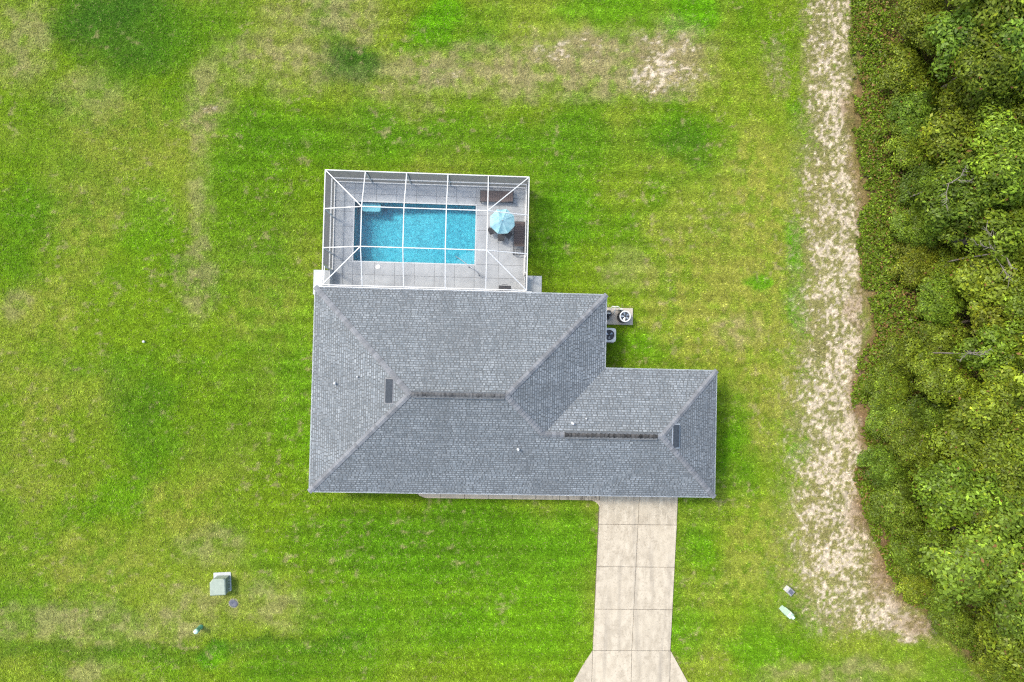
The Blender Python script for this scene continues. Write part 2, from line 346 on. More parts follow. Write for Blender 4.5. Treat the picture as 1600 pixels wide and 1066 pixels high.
add_stain(m_conc, (.19, .16, .115), 1.3, (1, 1, 1), .60, .78, None, .6)
add_stain(m_conc, (.375, .325, .245), .55, (1, 1, 1), .5, .7, None, .6)
add_stain(m_conc, (.20, .175, .14), .9, (2.2, .16, 1), .54, .70, None, .55)
m_joint = mat('joint_filler', (.075, .06, .045), (.12, .10, .075), 12, .95)

def slab_prism(pts, z0, z1, name, m, parent, g=.012):
    """a slab with its edges drawn in by the joint width"""
    P = [Vector((p[0], p[1])) for p in pts]; c = sum(P, Vector((0, 0))) / len(P); Q = []
    for p in P:
        d = p - c; Q.append((p.x - g * (1 if d.x > 0 else -1), p.y - g * (1 if d.y > 0 else -1)))
    mb = MB(); n = len(Q); ch = .008
    C2 = [(c.x + (x - c.x) * (1 - ch / max(.2, abs(x - c.x))), c.y + (y - c.y) * (1 - ch / max(.2, abs(y - c.y)))) for x, y in Q]
    vs = [(x, y, z0) for x, y in Q] + [(x, y, z1 - ch) for x, y in Q] + [(x, y, z1) for x, y in C2]
    fs = [tuple(range(2 * n, 3 * n))] + [(k * n + i, k * n + (i + 1) % n, (k + 1) * n + (i + 1) % n, (k + 1) * n + i) for k in (0, 1) for i in range(n)]
    mb.add(vs, fs); return mb.build(name, m, parent)

def flat(name, pts, z, m, parent=None, z0=-.06):
    return MB().prism(pts, z0, z).build(name, m, parent)

ZP = .05
def dl(y): return float(np.interp(y, [-26, -22.5, -19.64, -18.6, -17.76, -8.5], [3.3, 4.5, 6.16, 6.72, 7.27, 7.52]))
def dr(y): return float(np.interp(y, [-26, -22.5, -19.64, -17.76, -8.5], [17, 15.3, 13.12, 12.03, 12.34]))
dw = flat('driveway', [(7.5, -7.4), (7.27, -17.76), (6.16, -19.64), (3.3, -26), (17, -26), (13.12, -19.64), (12.03, -17.76), (12.36, -7.4)][::-1], ZP - .012, m_joint)
tag(dw, kind='structure')
yj = [-7.4, -10.15, -12.71, -15.27, -17.76]
for a, b in zip(yj[:-1], yj[1:]):
    mid = lambda y: 9.66 + (y + 17.76) * .030
    slab_prism([(dl(b), b), (mid(b), b), (mid(a), a), (dl(a), a)], -.05, ZP, 'slab', m_conc, dw)
    slab_prism([(mid(b), b), (dr(b), b), (dr(a), a), (mid(a), a)], -.05, ZP, 'slab', m_conc, dw)
slab_prism([(7.2, -26), (9.62, -26), (9.66, -17.76), (7.27, -17.76)], -.05, ZP, 'slab', m_conc, dw)
slab_prism([(9.62, -26), (12.0, -26), (12.03, -17.76), (9.66, -17.76)], -.05, ZP, 'slab', m_conc, dw)
slab_prism([(3.3, -26), (7.2, -26), (7.27, -17.76), (6.72, -18.6), (6.16, -19.64)], -.05, ZP, 'slab', m_conc, dw)
slab_prism([(12.0, -26), (17, -26), (13.12, -19.64), (12.03, -17.76)], -.05, ZP, 'slab', m_conc, dw)

m_walk = mat('walkway_concrete', (.46, .385, .28), (.39, .32, .23), scale=1.7, rough=.85, bump=.15, bscale=40, lo=.38, hi=.72, detail=9, spec=.2, orand=.05)
add_stain(m_walk, (.12, .095, .07), 3.0, (2.4, .6, 1), .50, .62, (2.0, 6.5, 'X'), .75)
wk = flat('walkway', [(-3.1, -8.71), (7.4, -8.71), (7.4, -7.4), (-3.6, -7.4), (-3.6, -8.45)], ZP - .012, m_joint)
tag(wk, kind='structure')
xj = [-3.6, -2.14, -.70, .76, 2.18, 3.62, 5.06, 6.45, 7.49]
for i, (a, b) in enumerate(zip(xj[:-1], xj[1:])):
    pts = [(a, -8.72), (b, -8.72), (b, -7.4), (a, -7.4)]
    if i == 0: pts = [(-3.0, -8.72), (b, -8.72), (b, -7.4), (-3.75, -7.4), (-3.62, -8.3), (-3.42, -8.58)]
    slab_prism(pts, -.05, ZP, 'slab', m_walk, wk)
# the rounded corner where the walk meets the driveway
fil = [(7.54, -8.70)] + [(6.95 + .6 * math.cos(t), -9.33 + .6 * math.sin(t)) for t in np.linspace(math.pi / 2, 0, 9)]
MB().prism(fil[::-1], -.05, ZP - .001).build('corner_fillet', m_walk, wk)

# ------------------------------------------------------------------ pool deck and pool
m_deck = mat('deck_concrete', (.315, .327, .333), (.268, .279, .285), scale=2.2, rough=.8, bump=.12, bscale=60, lo=.35, hi=.7, orand=.03, spec=.25)
m_deckj = mat('deck_joint', (.14, .14, .14), (.17, .17, .17), 9, .9)
ZD = .10
PW, PE, PN, PS = -7.72, -.43, 9.016, 5.43
deck = MB()
for r in ((-9.0, 2.64, PN, 10.26), (-9.0, 2.64, 2.9, PS), (-9.0, PW, PS, PN), (PE, 2.64, PS, PN)): deck.box(*r, -.06, ZD - .012)
deck_o = tag(deck.build('pool_deck', m_deckj), kind='structure')
gx = [-9.0, -8.32, PW, -6.43, -5.23, -4.03, -2.83, -1.63, PE, 1.02, 2.64]
gy = [2.9, 3.9, 4.62, PS, 6.30, 7.50, 8.40, PN, 9.50, 10.26]
for i in range(len(gx) - 1):
    for j in range(len(gy) - 1):
        x0, x1, y0, y1 = gx[i], gx[i + 1], gy[j], gy[j + 1]
        if x0 >= PW - .01 and x1 <= PE + .01 and y0 >= PS - .01 and y1 <= PN + .01: continue
        slab_prism([(x0, y0), (x1, y0), (x1, y1), (x0, y1)], -.05, ZD, 'slab', m_deck, deck_o, .007)

pool = empty('swimming_pool', ((PW + PE) / 2, (PS + PN) / 2, 0), 'rectangular turquoise swimming pool sunk into the grey deck', 'swimming pool')
pool_inv = Vector((-(PW + PE) / 2, -(PS + PN) / 2, 0))
def pp(o): o.location = pool_inv; return o                   # parts are drawn in place
m_basin = bpy.data.materials.new('pebble_plaster'); m_basin.use_nodes = True
nt = m_basin.node_tree; N = nt.nodes; L = nt.links; b = N['Principled BSDF']; b.inputs['Roughness'].default_value = .6
g = N.new('ShaderNodeNewGeometry'); mp = N.new('ShaderNodeMapping'); mp.inputs['Scale'].default_value = (9, 9, 9)
n0 = N.new('ShaderNodeTexNoise'); n0.inputs['Scale'].default_value = 5; n0.inputs['Detail'].default_value = 3
L.new(g.outputs['Position'], n0.inputs['Vector'])
vo = N.new('ShaderNodeTexVoronoi'); vo.inputs['Scale'].default_value = 1.0
va = N.new('ShaderNodeVectorMath'); va.operation = 'ADD'; L.new(g.outputs['Position'], mp.inputs[0]); L.new(mp.outputs[0], va.inputs[0]); L.new(n0.outputs[1], va.inputs[1]); L.new(va.outputs[0], vo.inputs['Vector'])
sp = N.new('ShaderNodeSeparateColor'); L.new(vo.outputs['Color'], sp.inputs[0])
cr = N.new('ShaderNodeValToRGB'); cr.color_ramp.elements[0].color = (.028, .245, .315, 1); cr.color_ramp.elements[1].color = (.085, .40, .46, 1)
L.new(sp.outputs[0], cr.inputs[0]); L.new(cr.outputs[0], b.inputs['Base Color'])
m_tile = mat('waterline_tile', (.03, .20, .29), (.04, .26, .36), 14, .3)
m_coping = mat('coping', (.42, .43, .43), (.36, .37, .37), 5, .75)
m_stepw = mat('pool_step_plaster', (.30, .46, .50), (.25, .41, .45), 7, .6)
m_water = bpy.data.materials.new('pool_water'); m_water.use_nodes = True
nt = m_water.node_tree; N = nt.nodes; L = nt.links; N.remove(N['Principled BSDF'])
tr = N.new('ShaderNodeBsdfTransparent'); tr.inputs[0].default_value = (.66, .95, 1.0, 1)
gl = N.new('ShaderNodeBsdfGlossy'); gl.inputs['Roughness'].default_value = .04
fr = N.new('ShaderNodeFresnel'); fr.inputs[0].default_value = 1.33; mxs = N.new('ShaderNodeMixShader')
nz = N.new('ShaderNodeTexNoise'); nz.inputs['Scale'].default_value = 6; nz.inputs['Detail'].default_value = 3
g = N.new('ShaderNodeNewGeometry'); L.new(g.outputs['Position'], nz.inputs['Vector'])
bp = N.new('ShaderNodeBump'); bp.inputs['Strength'].default_value = .5; bp.inputs['Distance'].default_value = .03; L.new(nz.outputs[0], bp.inputs['Height'])
L.new(bp.outputs[0], gl.inputs['Normal']); L.new(bp.outputs[0], fr.inputs['Normal'])
L.new(fr.outputs[0], mxs.inputs[0]); L.new(tr.outputs[0], mxs.inputs[1]); L.new(gl.outputs[0], mxs.inputs[2]); L.new(mxs.outputs[0], N['Material Output'].inputs[0])

mb = MB(); e = .001
prof = [(PW, -1.25), (PW + 2.4, -1.22), (PE - 2.6, -.95), (PE, -.90)]
xs_ = [p[0] for p in prof]; n = len(prof)
vs = [(x, PS, z) for x, z in prof] + [(x, PN, z) for x, z in prof] + [(x, PS, -.10) for x, z in prof] + [(x, PN, -.10) for x, z in prof]
fs = [(i, i + 1, n + i + 1, n + i) for i in range(n - 1)] + [(i + 1, i, 2 * n + i, 2 * n + i + 1) for i in range(n - 1)] + [(n + i, n + i + 1, 3 * n + i + 1, 3 * n + i) for i in range(n - 1)]
fs += [(0, n, 3 * n, 2 * n), (n - 1, 2 * n - 1, 4 * n - 1, 3 * n - 1)]
mb.add(vs, fs); pp(mb.build('basin', m_basin, pool))
mb = MB()
for A, B in (((PW, PS), (PE, PS)), ((PE, PS), (PE, PN)), ((PE, PN), (PW, PN)), ((PW, PN), (PW, PS))):
    mb.add([(A[0], A[1], -.10), (B[0], B[1], -.10), (B[0], B[1], ZD - .02), (A[0], A[1], ZD - .02)], [(0, 1, 2, 3)])
pp(mb.build('waterline_band', m_tile, pool))
w_ = .07
for nm, r in (('coping', (PW - w_, PE + w_, PS - w_, PS + .012)), ('coping', (PW - w_, PE + w_, PN - .012, PN + w_)), ('coping', (PW - w_, PW + .012, PS + .012, PN - .012)), ('coping', (PE - .012, PE + w_, PS + .012, PN - .012))):
    pp(MB().box(*r, ZD - .03, ZD + .006, .004).build(nm, m_coping, pool))
pp(MB().add([(PW, PS, -.03), (PE, PS, -.03), (PE, PN, -.03), (PW, PN, -.03)], [(0, 1, 2, 3)]).build('water', m_water, pool))
def rrect(x0, x1, y0, y1, r, n=5):
    P = []
    for cx_, cy_, a0 in ((x1 - r, y1 - r, 0), (x0 + r, y1 - r, 90), (x0 + r, y0 + r, 180), (x1 - r, y0 + r, 270)):
        P += [(cx_ + r * math.cos(math.radians(a0 + 90 * k / n)), cy_ + r * math.sin(math.radians(a0 + 90 * k / n))) for k in range(n + 1)]
    return P
pp(MB().prism(rrect(-7.32, -6.22, 8.50, PN - .004, .12), -1.2, -.22).build('bench_step', m_stepw, pool))
m_bs2 = mat('shallow_plaster', (.10, .36, .43), (.20, .43, .48), 11, .6)
arc = [(PE - .004, PS + .004)] + [(PE - .004 - 1.15 * math.sin(t), PS + .004 + .85 * math.cos(t)) for t in np.linspace(0, math.pi / 2, 10)]
pp(MB().prism(arc, -1.3, -.35).build('corner_step', m_bs2, pool))
arc = [(PE - .003, PS + .003)] + [(PE - .003 - 1.55 * math.sin(t), PS + .003 + 1.15 * math.cos(t)) for t in np.linspace(0, math.pi / 2, 10)]
pp(MB().prism(arc, -1.3, -.65).build('corner_step', m_basin, pool))
m_white = mat('white_paint', (.56, .56, .54), (.50, .50, .48), 4, .4, spec=.5)
m_steel = mat('stainless_steel', (.34, .35, .37), (.26, .27, .29), 6, .45, metal=.7)
skm = MB().lathe([(.15, ZD + .001), (.15, ZD + .010), (.135, ZD + .016), (.0, ZD + .018)], (0, 0), 20, cap=False).build('skimmer_lid', m_white)
skm.location = (-6.22, 5.10, 0); tag(skm, 'small round white skimmer lid set in the deck south of the pool', 'lid')
hr = empty('pool_handrail', (-.9, 5.2, ZD), 'slim grey steel handrail slanting from deck into the pool corner', 'handrail')
mb = MB(); A = Vector((-.15, 4.78, ZD)); B = Vector((-1.62, 5.92, -.5))
for k, off in enumerate((-.0,)):
    pts = [A, A + Vector((0, 0, .75)), A + Vector((-.12, .09, .84)), A + Vector((-.5, .39, .78)), B + Vector((.35, -.27, .95)), B + Vector((.05, -.04, .62)), B]
    mb.tube([p - Vector((-.9, 5.2, ZD)) for p in pts], .022, 8)
mb.build('rail', m_steel, hr)
mb = MB(); q = A + Vector((-.62, .48, 0))
mb.tube([p - Vector((-.9, 5.2, ZD)) for p in (q, q + Vector((0, 0, .75)))], .02, 8); mb.build('post', m_steel, hr)
for p in (A, q): MB().lathe([(.06, .0), (.06, .012), (.03, .025)], (p.x + .9, p.y - 5.2), 14).build('anchor_plate', m_steel, hr)

# ------------------------------------------------------------------ concrete pads
m_padw = mat('pale_concrete', (.38, .395, .395), (.32, .335, .34), 3, .85, bump=.1, bscale=50)
pd = flat('concrete_pad', [(-10.05, 3.35), (-9.02, 3.35), (-9.02, 4.83), (-10.05, 4.83)], .06, m_padw); tag(pd, 'pale concrete step pad outside the left cage door', 'pad')
pd = flat('concrete_pad', [(2.66, 3.35), (3.68, 3.35), (3.68, 4.85), (2.66, 4.85)], .045, m_deckj)
tag(pd, 'pale two-slab concrete pad outside the right cage door', 'pad')
slab_prism([(2.66, 3.35), (3.15, 3.35), (3.15, 4.85), (2.66, 4.85)], -.03, .06, 'slab', m_padw, pd, .008)
slab_prism([(3.15, 3.35), (3.68, 3.35), (3.68, 4.85), (3.15, 4.85)], -.03, .06, 'slab', m_padw, pd, .008)

# ------------------------------------------------------------------ house
XW, XM, XE, YN, YM, YS, ZE = -9.33, 7.20, 13.69, 3.58, -.625, -7.90, 2.60
RISE = .513
HM, HG = (YN - YS) / 2, (YM - YS) / 2
YR, YG = (YN + YS) / 2, (YM + YS) / 2
ZR, ZG = ZE + HM * RISE, ZE + HG * RISE
house = empty('house', (0, -2.2, 0), 'single-storey house with grey hipped shingle roof and a garage wing', 'house')
hl = Vector((0, 2.2, 0))
def hp(o): o.location = hl; return o
m_wall = mat('stucco', (.55, .50, .42), (.48, .44, .37), 9, .9, bump=.3, bscale=60)
m_trim = mat('white_trim', (.60, .60, .58), (.55, .55, .53), 3, .5)
m_glass = mat('window_glass', (.03, .04, .05), (.05, .06, .07), 2, .08, spec=.6)
OV = .45
foot = [(XW + OV, YS + OV), (XE - OV, YS + OV), (XE - OV, YM - OV), (XM - OV, YM - OV), (XM - OV, YN - OV), (XW + OV, YN - OV)]
hp(MB().prism(foot, -.05, ZE - .03).build('wall', m_wall, house))
outl = [(XW, YS), (XE, YS), (XE, YM), (XM, YM), (XM, YN), (XW, YN)]
hp(MB().prism([(x + .03 * (1 if x < 0 else -1), y + .03 * (1 if y < -3 else -1)) for x, y in outl], ZE - .028, ZE - .012).build('soffit', m_trim, house))
for i in range(6):
    A, B = outl[i], outl[(i + 1) % 6]
    hp(MB().beam((A[0], A[1], ZE - .09), (B[0], B[1], ZE - .09), .03, .17).build('fascia', m_trim, house))
def opening(kind, x0, x1, y, z0, z1, ny, panes=2):
    """a framed opening on a wall facing ny along y"""
    o = MB().box(x0, x1, min(y, y + ny * .05), max(y, y + ny * .05), z0, z1).build(kind, m_trim, house); hp(o)
    w = (x1 - x0 - .08) / panes
    for k in range(panes):
        MB().box(x0 + .06 + k * w, x0 + .02 + (k + 1) * w, min(y + ny * .04, y + ny * .062), max(y + ny * .04, y + ny * .062), z0 + .05, z1 - .05).build('pane', m_glass, o)
    return o
yf = YS + OV; yb = YN - OV
opening('sliding_door', -7.2, -3.6, yb, .12, 2.2, 1, 3); opening('sliding_door', -1.2, 1.2, yb, .12, 2.2, 1, 2); opening('window', 3.6, 5.2, yb, .9, 2.1, 1, 2)
opening('window', -7.6, -5.4, yf, .9, 2.1, -1, 2); opening('window', -1.6, .8, yf, .9, 2.1, -1, 2); opening('door', 2.2, 3.3, yf, .06, 2.2, -1, 1)
gd = MB().box(7.6, 12.3, yf - .04, yf, .06, 2.2).build('garage_door', m_trim, house); hp(gd)
for i in range(4):
    for k in range(4): MB().box(7.7 + k * 1.14, 8.74 + k * 1.14, yf - .06, yf - .038, .12 + i * .52, .56 + i * .52).build('door_panel', m_trim, gd)

m_under = mat('shingle_underlay', (.074, .080, .084), (.105, .112, .117), 6, .95, bump=.3, bscale=80, spec=.15)
m_sh = mat('asphalt_shingle', .82, 1.12, scale=38, rough=.92, bump=.25, bscale=120, attr='Col', spec=.2)
m_cap = mat('hip_cap_shingle', (.118, .123, .132), (.158, .163, .172), 22, .92, bump=.3, bscale=110, orand=.22, spec=.2)
m_capv = mat('weathered_ridge_cap', (.040, .041, .043), (.11, .11, .11), 3.2, .92, bump=.3, bscale=90, stretch=(2.4, .6, 1), orand=.25, spec=.2)
m_capd = mat('stained_ridge_cap', (.016, .016, .016), (.075, .072, .070), 2.6, .92, bump=.3, bscale=90, stretch=(2.6, .5, 1), orand=.35, spec=.2)
m_drip = mat('drip_edge', (.42, .44, .46), (.36, .38, .40), 5, .5, metal=.3)
roof = MB()
P = dict(a=(XW, YS, ZE), b=(XE, YS, ZE), c=(XE, YM, ZE), d=(XM, YM, ZE), e=(XM, YN, ZE), f=(XW, YN, ZE), rw=(XW + HM, YR, ZR), re=(XM - HM, YR, ZR), ge=(XE - HG, YG, ZG), gw=(XM - HG, YG, ZG))
K = list(P); vs = [P[k] for k in K]
fs = ['ab ge gw re rw'.split(), 'ef rw re'.split(), 'fa rw'.split(), 'de re gw'.split(), 'cd gw ge'.split(), 'bc ge'.split()]
fs = [[*f[0], *f[1:]] for f in fs]
roof.add(vs, [tuple(K.index(k) for k in f) for f in fs])
roof_o = hp(roof.build('roof', m_under, house))

PAL = np.array([.87, .85, .815]) * np.array([[.176, .200, .226], [.160, .184, .208], [.190, .214, .240], [.142, .164, .186], [.202, .226, .250], [.168, .188, .208]])
def streak(o, u, d, a, e):
    """slow weathering of the slopes, drawn out downhill"""
    p = o + u * a + d * e; along = p[0] * u[0] + p[1] * u[1]; down = p[0] * d[0] + p[1] * d[1]
    return .84 + .34 * (.6 * SN[int(along * 1.3 + 40) % 256, int(down * .45 + 40) % 256] + .4 * SN[int(along * .4 + 90) % 256, int(down * .4 + 90) % 256])
SN = rng.random((256, 256))
def shingle_plane(origin, u, dvec, interval, depth):
    """tabs of laminated shingle in courses up one slope; u along the eave, dvec up the slope in plan"""
    o = np.array(origin, float); u = np.array([*u, 0.]); d = np.array([*dvec, RISE]); up = np.cross(u, d); up = up / np.linalg.norm(up); up = up * (1 if up[2] > 0 else -1)
    ex = .128; nrow = int(depth / ex); Vs = []; Cs = []
    for k in range(nrow + 1):
        d0 = k * ex; d1 = min(d0 + ex, depth)
        lo, hi = interval(min(d0 + ex * .5, depth)); s = lo - rng.uniform(0, .4)
        tone = rng.normal(1, .05)
        while s < hi:
            w = rng.choice([.10, .13, .16, .20]) * rng.uniform(.85, 1.15); g = rng.choice([.02, .035, .05, .08])
            a, b_ = max(s, lo), min(s + w, hi)
            if b_ - a > .03:
                t0 = .011; t1 = .004
                e0 = d0 - .006; e1 = d0 + ex * rng.uniform(.56, .66)
                if e1 < depth:
                    q = lambda x, y, h: o + u * x + d * y + up * h
                    A, B, C, D = q(a, e0, t0), q(b_, e0, t0), q(b_, e1, t1), q(a, e1, t1)
                    A0, B0 = q(a, e0, 0), q(b_, e0, 0)
                    col = PAL[rng.integers(len(PAL))] * rng.uniform(.9, 1.1) * tone * streak(o, u, d, a, d0)
                    Vs += [[A, B, C, D], [A0, B0, B, A], [A0, A, D, D], [B0, C, C, B]][:2]; Cs += [col] * 2
            s += w + g
    return Vs, Cs
planes = [((0, YS, ZE), (1, 0), (0, 1), lambda d: (XW + d, XE - d if d < HG else XM - d), HM),
          ((0, YN, ZE), (1, 0), (0, -1), lambda d: (XW + d, XM - d), HM),
          ((XW, 0, ZE), (0, 1), (1, 0), lambda d: (YS + d, YN - d), HM),
          ((XM, 0, ZE), (0, 1), (-1, 0), lambda d: (YM - d if d < HG else YS + d, YN - d), HM),
          ((0, YM, ZE), (1, 0), (0, -1), lambda d: (XM - d, XE - d), HG),
          ((XE, 0, ZE), (0, 1), (-1, 0), lambda d: (YS + d, YM - d), HG)]
for pl in planes:
    Vs, Cs = shingle_plane(*pl)
    V = np.array(Vs); Cc = np.array(Cs)
    # face up
    nrm = np.cross(V[:, 1] - V[:, 0], V[:, 2] - V[:, 0]); fl = nrm[:, 2] < -1e-9; V[fl] = V[fl][:, ::-1]
    me = fast_mesh('shingles', V, 4, m_sh, Cc)
    tag(link(bpy.data.objects.new('shingles', me), roof_o), kind='stuff')

def caps(A, B, n1, n2, wing, step, name, m, thick=.022, length=None, jitter=.0):
    """bent cap shingles lapped up a hip or ridge from A to B; n1, n2 normals of the two slopes"""
    A, B = Vector(A), Vector(B); t = (B - A).normalized(); L_ = (B - A).length
    n1, n2 = Vector(n1).normalized(), Vector(n2).normalized(); up = (n1 + n2).normalized()
    w1 = n1.cross(t).normalized(); w2 = n2.cross(t).normalized()
    if w1.dot(n2) > 0: w1.negate()
    if w2.dot(n1) > 0: w2.negate()
    ln = length or step * 1.25
    lo, hi = .045, .014
    vs = []
    for s_, h in ((0, lo), (ln, hi)):
        vs += [t * s_ + w1 * wing + n1 * h, t * s_ + up * (h + .004), t * s_ + w2 * wing + n2 * h]
    vs += [w1 * wing + n1 * .004, up * .004, w2 * wing + n2 * .004]
    me = MB().add(vs, [(0, 1, 4, 3), (1, 2, 5, 4), (6, 7, 1, 0), (7, 8, 2, 1)]).mesh(name, m)
    k = int(L_ / step)
    for i in range(k):
        o = bpy.data.objects.new(name, me); link(o, roof_o); o.location = A + t * (i * L_ / k) + up * random.uniform(0, .003)
nS, nN, nWt, nEt = (0, -RISE, 1), (0, RISE, 1), (-RISE, 0, 1), (RISE, 0, 1)
caps(P['a'], P['rw'], nS, nWt, .15, .205, 'hip_cap', m_cap)
caps(P['f'], P['rw'], nN, nWt, .15, .205, 'hip_cap', m_cap)
caps(P['e'], P['re'], nN, nEt, .15, .205, 'hip_cap', m_cap)
caps(P['gw'], P['re'], nS, nEt, .15, .205, 'hip_cap', m_cap)
caps(P['b'], P['ge'], nS, nEt, .15, .205, 'hip_cap', m_cap)
caps(P['c'], P['ge'], nN, nEt, .15, .205, 'hip_cap', m_cap)
up_ = Vector((0, 0, .05))
x0, x1 = P['rw'][0] + .12, P['re'][0] - .1
caps(Vector((x0, YR, ZR)) + up_, Vector((x1, YR, ZR)) + up_, nS, nN, .17, .24, 'ridge_cap', m_capv, length=.26)
MB().beam((x0, YR, ZR - .005), (x1, YR, ZR - .005), .38, .07).build('ridge_vent', m_under, roof_o)
x0, x1 = P['gw'][0] + 1.15, P['ge'][0] - .25
caps(Vector((x0, YG, ZG)) + up_, Vector((x1, YG, ZG)) + up_, nS, nN, .19, .24, 'ridge_cap', m_capd, length=.26)
MB().beam((x0, YG, ZG - .005), (x1, YG, ZG - .005), .42, .07).build('ridge_vent', m_under, roof_o)
caps((P['gw'][0], YG, ZG), (x0, YG, ZG), nS, nN, .16, .22, 'ridge_cap', m_cap)
caps((x1 + .02, YG, ZG), (P['ge'][0] + .1, YG, ZG), nS, nN, .16, .17, 'ridge_cap', m_cap)
# drip edges
for A, B in (('a', 'b'), ('b', 'c'), ('c', 'd'), ('d', 'e'), ('e', 'f'), ('f', 'a')):
    A, B = Vector(P[A]), Vector(P[B]); MB().beam(A + Vector((0, 0, -.008)), B + Vector((0, 0, -.008)), .05, .02).build('drip_edge', m_drip, roof_o)
# slant-back vents and pipes on the slopes
m_vent = mat('dark_vent_metal', (.030, .036, .044), (.042, .050, .060), 9, .7, spec=.12)
m_lead = mat('lead_boot', (.50, .51, .51), (.40, .41, .42), 8, .5)
def roof_vent(x, y, face):
    z = ZE + (x - XW) * RISE if face == 'w' else ZE + (XE - x) * RISE
    s = 1 if face == 'w' else -1
    # low wedge open on the downhill side
    a, w = .19, .62
    vs = [(-a * s, -w, -a * RISE + .005), (a * s, -w, a * RISE + .005), (a * s, w, a * RISE + .005), (-a * s, w, -a * RISE + .005),
          (-a * s, -w, -a * RISE + .12), (a * s, -w, a * RISE + .04), (a * s, w, a * RISE + .04), (-a * s, w, -a * RISE + .12)]
    o = MB().add(vs, [(4, 5, 6, 7), (0, 1, 5, 4), (1, 2, 6, 5), (2, 3, 7, 6), (3, 0, 4, 7)]).build('roof_vent', m_vent, roof_o); o.location = (x, y, z)
    fl = .25
    vs = [(-fl * s, -w - .07, -fl * RISE + .014), (fl * s, -w - .07, fl * RISE + .014), (fl * s, w + .07, fl * RISE + .014), (-fl * s, w + .07, -fl * RISE + .014)]
    o2 = MB().add(vs, [(0, 1, 2, 3)]).build('vent_flange', m_drip if face == 'e' else m_cap, roof_o); o2.location = (x, y, z)
roof_vent(-4.74, -2.05, 'w'); roof_vent(10.97, -4.28, 'e')
def pipe(x, y, r=.055, h=.28):
    d = min(y - YS, x - XW, YN - y if x < XM - HG else 99, XE - x)
    if x > 4.0 and y > YG: d = YM - y
    z = ZE + d * RISE
    o = MB().lathe([(r * 1.9, -r * 1.5), (r * 1.15, .08), (r * 1.1, h), (r * .8, h), (0, h + .01)], n=14, cap=False).build('vent_pipe', m_lead, roof_o); o.location = (x, y, z)
pipe(-7.90, -1.78, .055); pipe(-6.57, -1.37, .032, .2); pipe(5.17, -3.66, .055); pipe(5.94, -3.40, .03, .2); pipe(2.23, -5.14, .055)
# gutter end and downspout at the north-west corner
hp(MB().beam((XW - .02, YN + .035, ZE - .10), (XM - 4.3, YN + .035, ZE - .10), .055, .09).build('gutter', m_trim, house))
hp(MB().box(XW - .09, XW + .02, YN - .08, YN + .02, ZE - .14, ZE - .03).build('gutter_end', m_trim, house))

# ------------------------------------------------------------------ screened pool enclosure
CW, CE, CN, CS, ZT = -8.944, 2.588, 10.193, 3.70, 3.50
cx_ = [CW, -6.70, -4.38, -2.04, .255, CE]; cy_ = [CN, 8.0, 5.79, CS]
cage = empty('pool_enclosure', ((CW + CE) / 2, (CN + CS) / 2, ZD), 'white-framed screen enclosure standing over the pool deck', 'screen enclosure')
cl = Vector((-(CW + CE) / 2, -(CN + CS) / 2, -ZD))
def cp(o): o.location = cl; return o
m_alu = mat('white_aluminium', (.52, .52, .505), (.46, .46, .445), 3, .42, spec=.5)
def screen_mat(name, alpha, col):
    m = bpy.data.materials.new(name); m.use_nodes = True; nt = m.node_tree; N = nt.nodes; L = nt.links; N.remove(N['Principled BSDF'])
    t = N.new('ShaderNodeBsdfTransparent'); d = N.new('ShaderNodeBsdfDiffuse'); d.inputs[0].default_value = (*col, 1)
    g = N.new('ShaderNodeNewGeometry'); n = N.new('ShaderNodeTexNoise'); n.inputs['Scale'].default_value = 3; L.new(g.outputs['Position'], n.inputs['Vector'])
    r = N.new('ShaderNodeMapRange'); r.inputs[3].default_value = alpha * .92; r.inputs[4].default_value = alpha * 1.08; L.new(n.outputs[0], r.inputs[0])
    x = N.new('ShaderNodeMixShader'); L.new(r.outputs[0], x.inputs[0]); L.new(t.outputs[0], x.inputs[1]); L.new(d.outputs[0], x.inputs[2]); L.new(x.outputs[0], N['Material Output'].inputs[0])
    return m
m_scr_r = screen_mat('roof_screen', .07, (.10, .10, .10)); m_scr_w = screen_mat('door_screen', .35, (.12, .125, .125))
bw = .050
def zc(x, y): return ZT if (cx_[1] - .01 <= x <= cx_[4] + .01 and cy_[2] - .01 <= y <= cy_[1] + .01) else ZE
for A, B in (((CW, CN), (CE, CN)), ((CE, CN), (CE, CS)), ((CE, CS), (CW, CS)), ((CW, CS), (CW, CN))):
    cp(MB().beam((*A, ZE), (*B, ZE), bw, .10).build('eave_beam', m_alu, cage))
for x in cx_[1:5]:
    mb = MB(); pts = [(x, y, zc(x, y)) for y in cy_]
    for a, b_ in zip(pts[:-1], pts[1:]): mb.beam(a, b_, bw, .10)
    cp(mb.build('rafter', m_alu, cage))
for y in cy_[1:3]:
    pts = [(x, y, zc(x, y) + .012) for x in cx_]; mb = MB()
    for a, b_ in zip(pts[:-1], pts[1:]): mb.beam(a, b_, bw * .9, .08)
    cp(mb.build('purlin', m_alu, cage))
for (x, y), (u, v) in (((CW, CN), (cx_[1], cy_[1])), ((CE, CN), (cx_[4], cy_[1])), ((CE, CS), (cx_[4], cy_[2])), ((CW, CS), (cx_[1], cy_[2]))):
    cp(MB().beam((x, y, ZE + .02), (u, v, ZT + .02), bw * .95, .08).build('hip_beam', m_alu, cage))
for x, y in [(x, CN) for x in cx_] + [(CW, y) for y in cy_[1:]] + [(CE, y) for y in cy_[1:]]:
    cp(MB().box(x - .025, x + .025, y - .04, y + .04, ZD, ZE - .05).build('post', m_alu, cage))
DY0, DY1 = 3.74, 4.82       # the two doors, beside the house
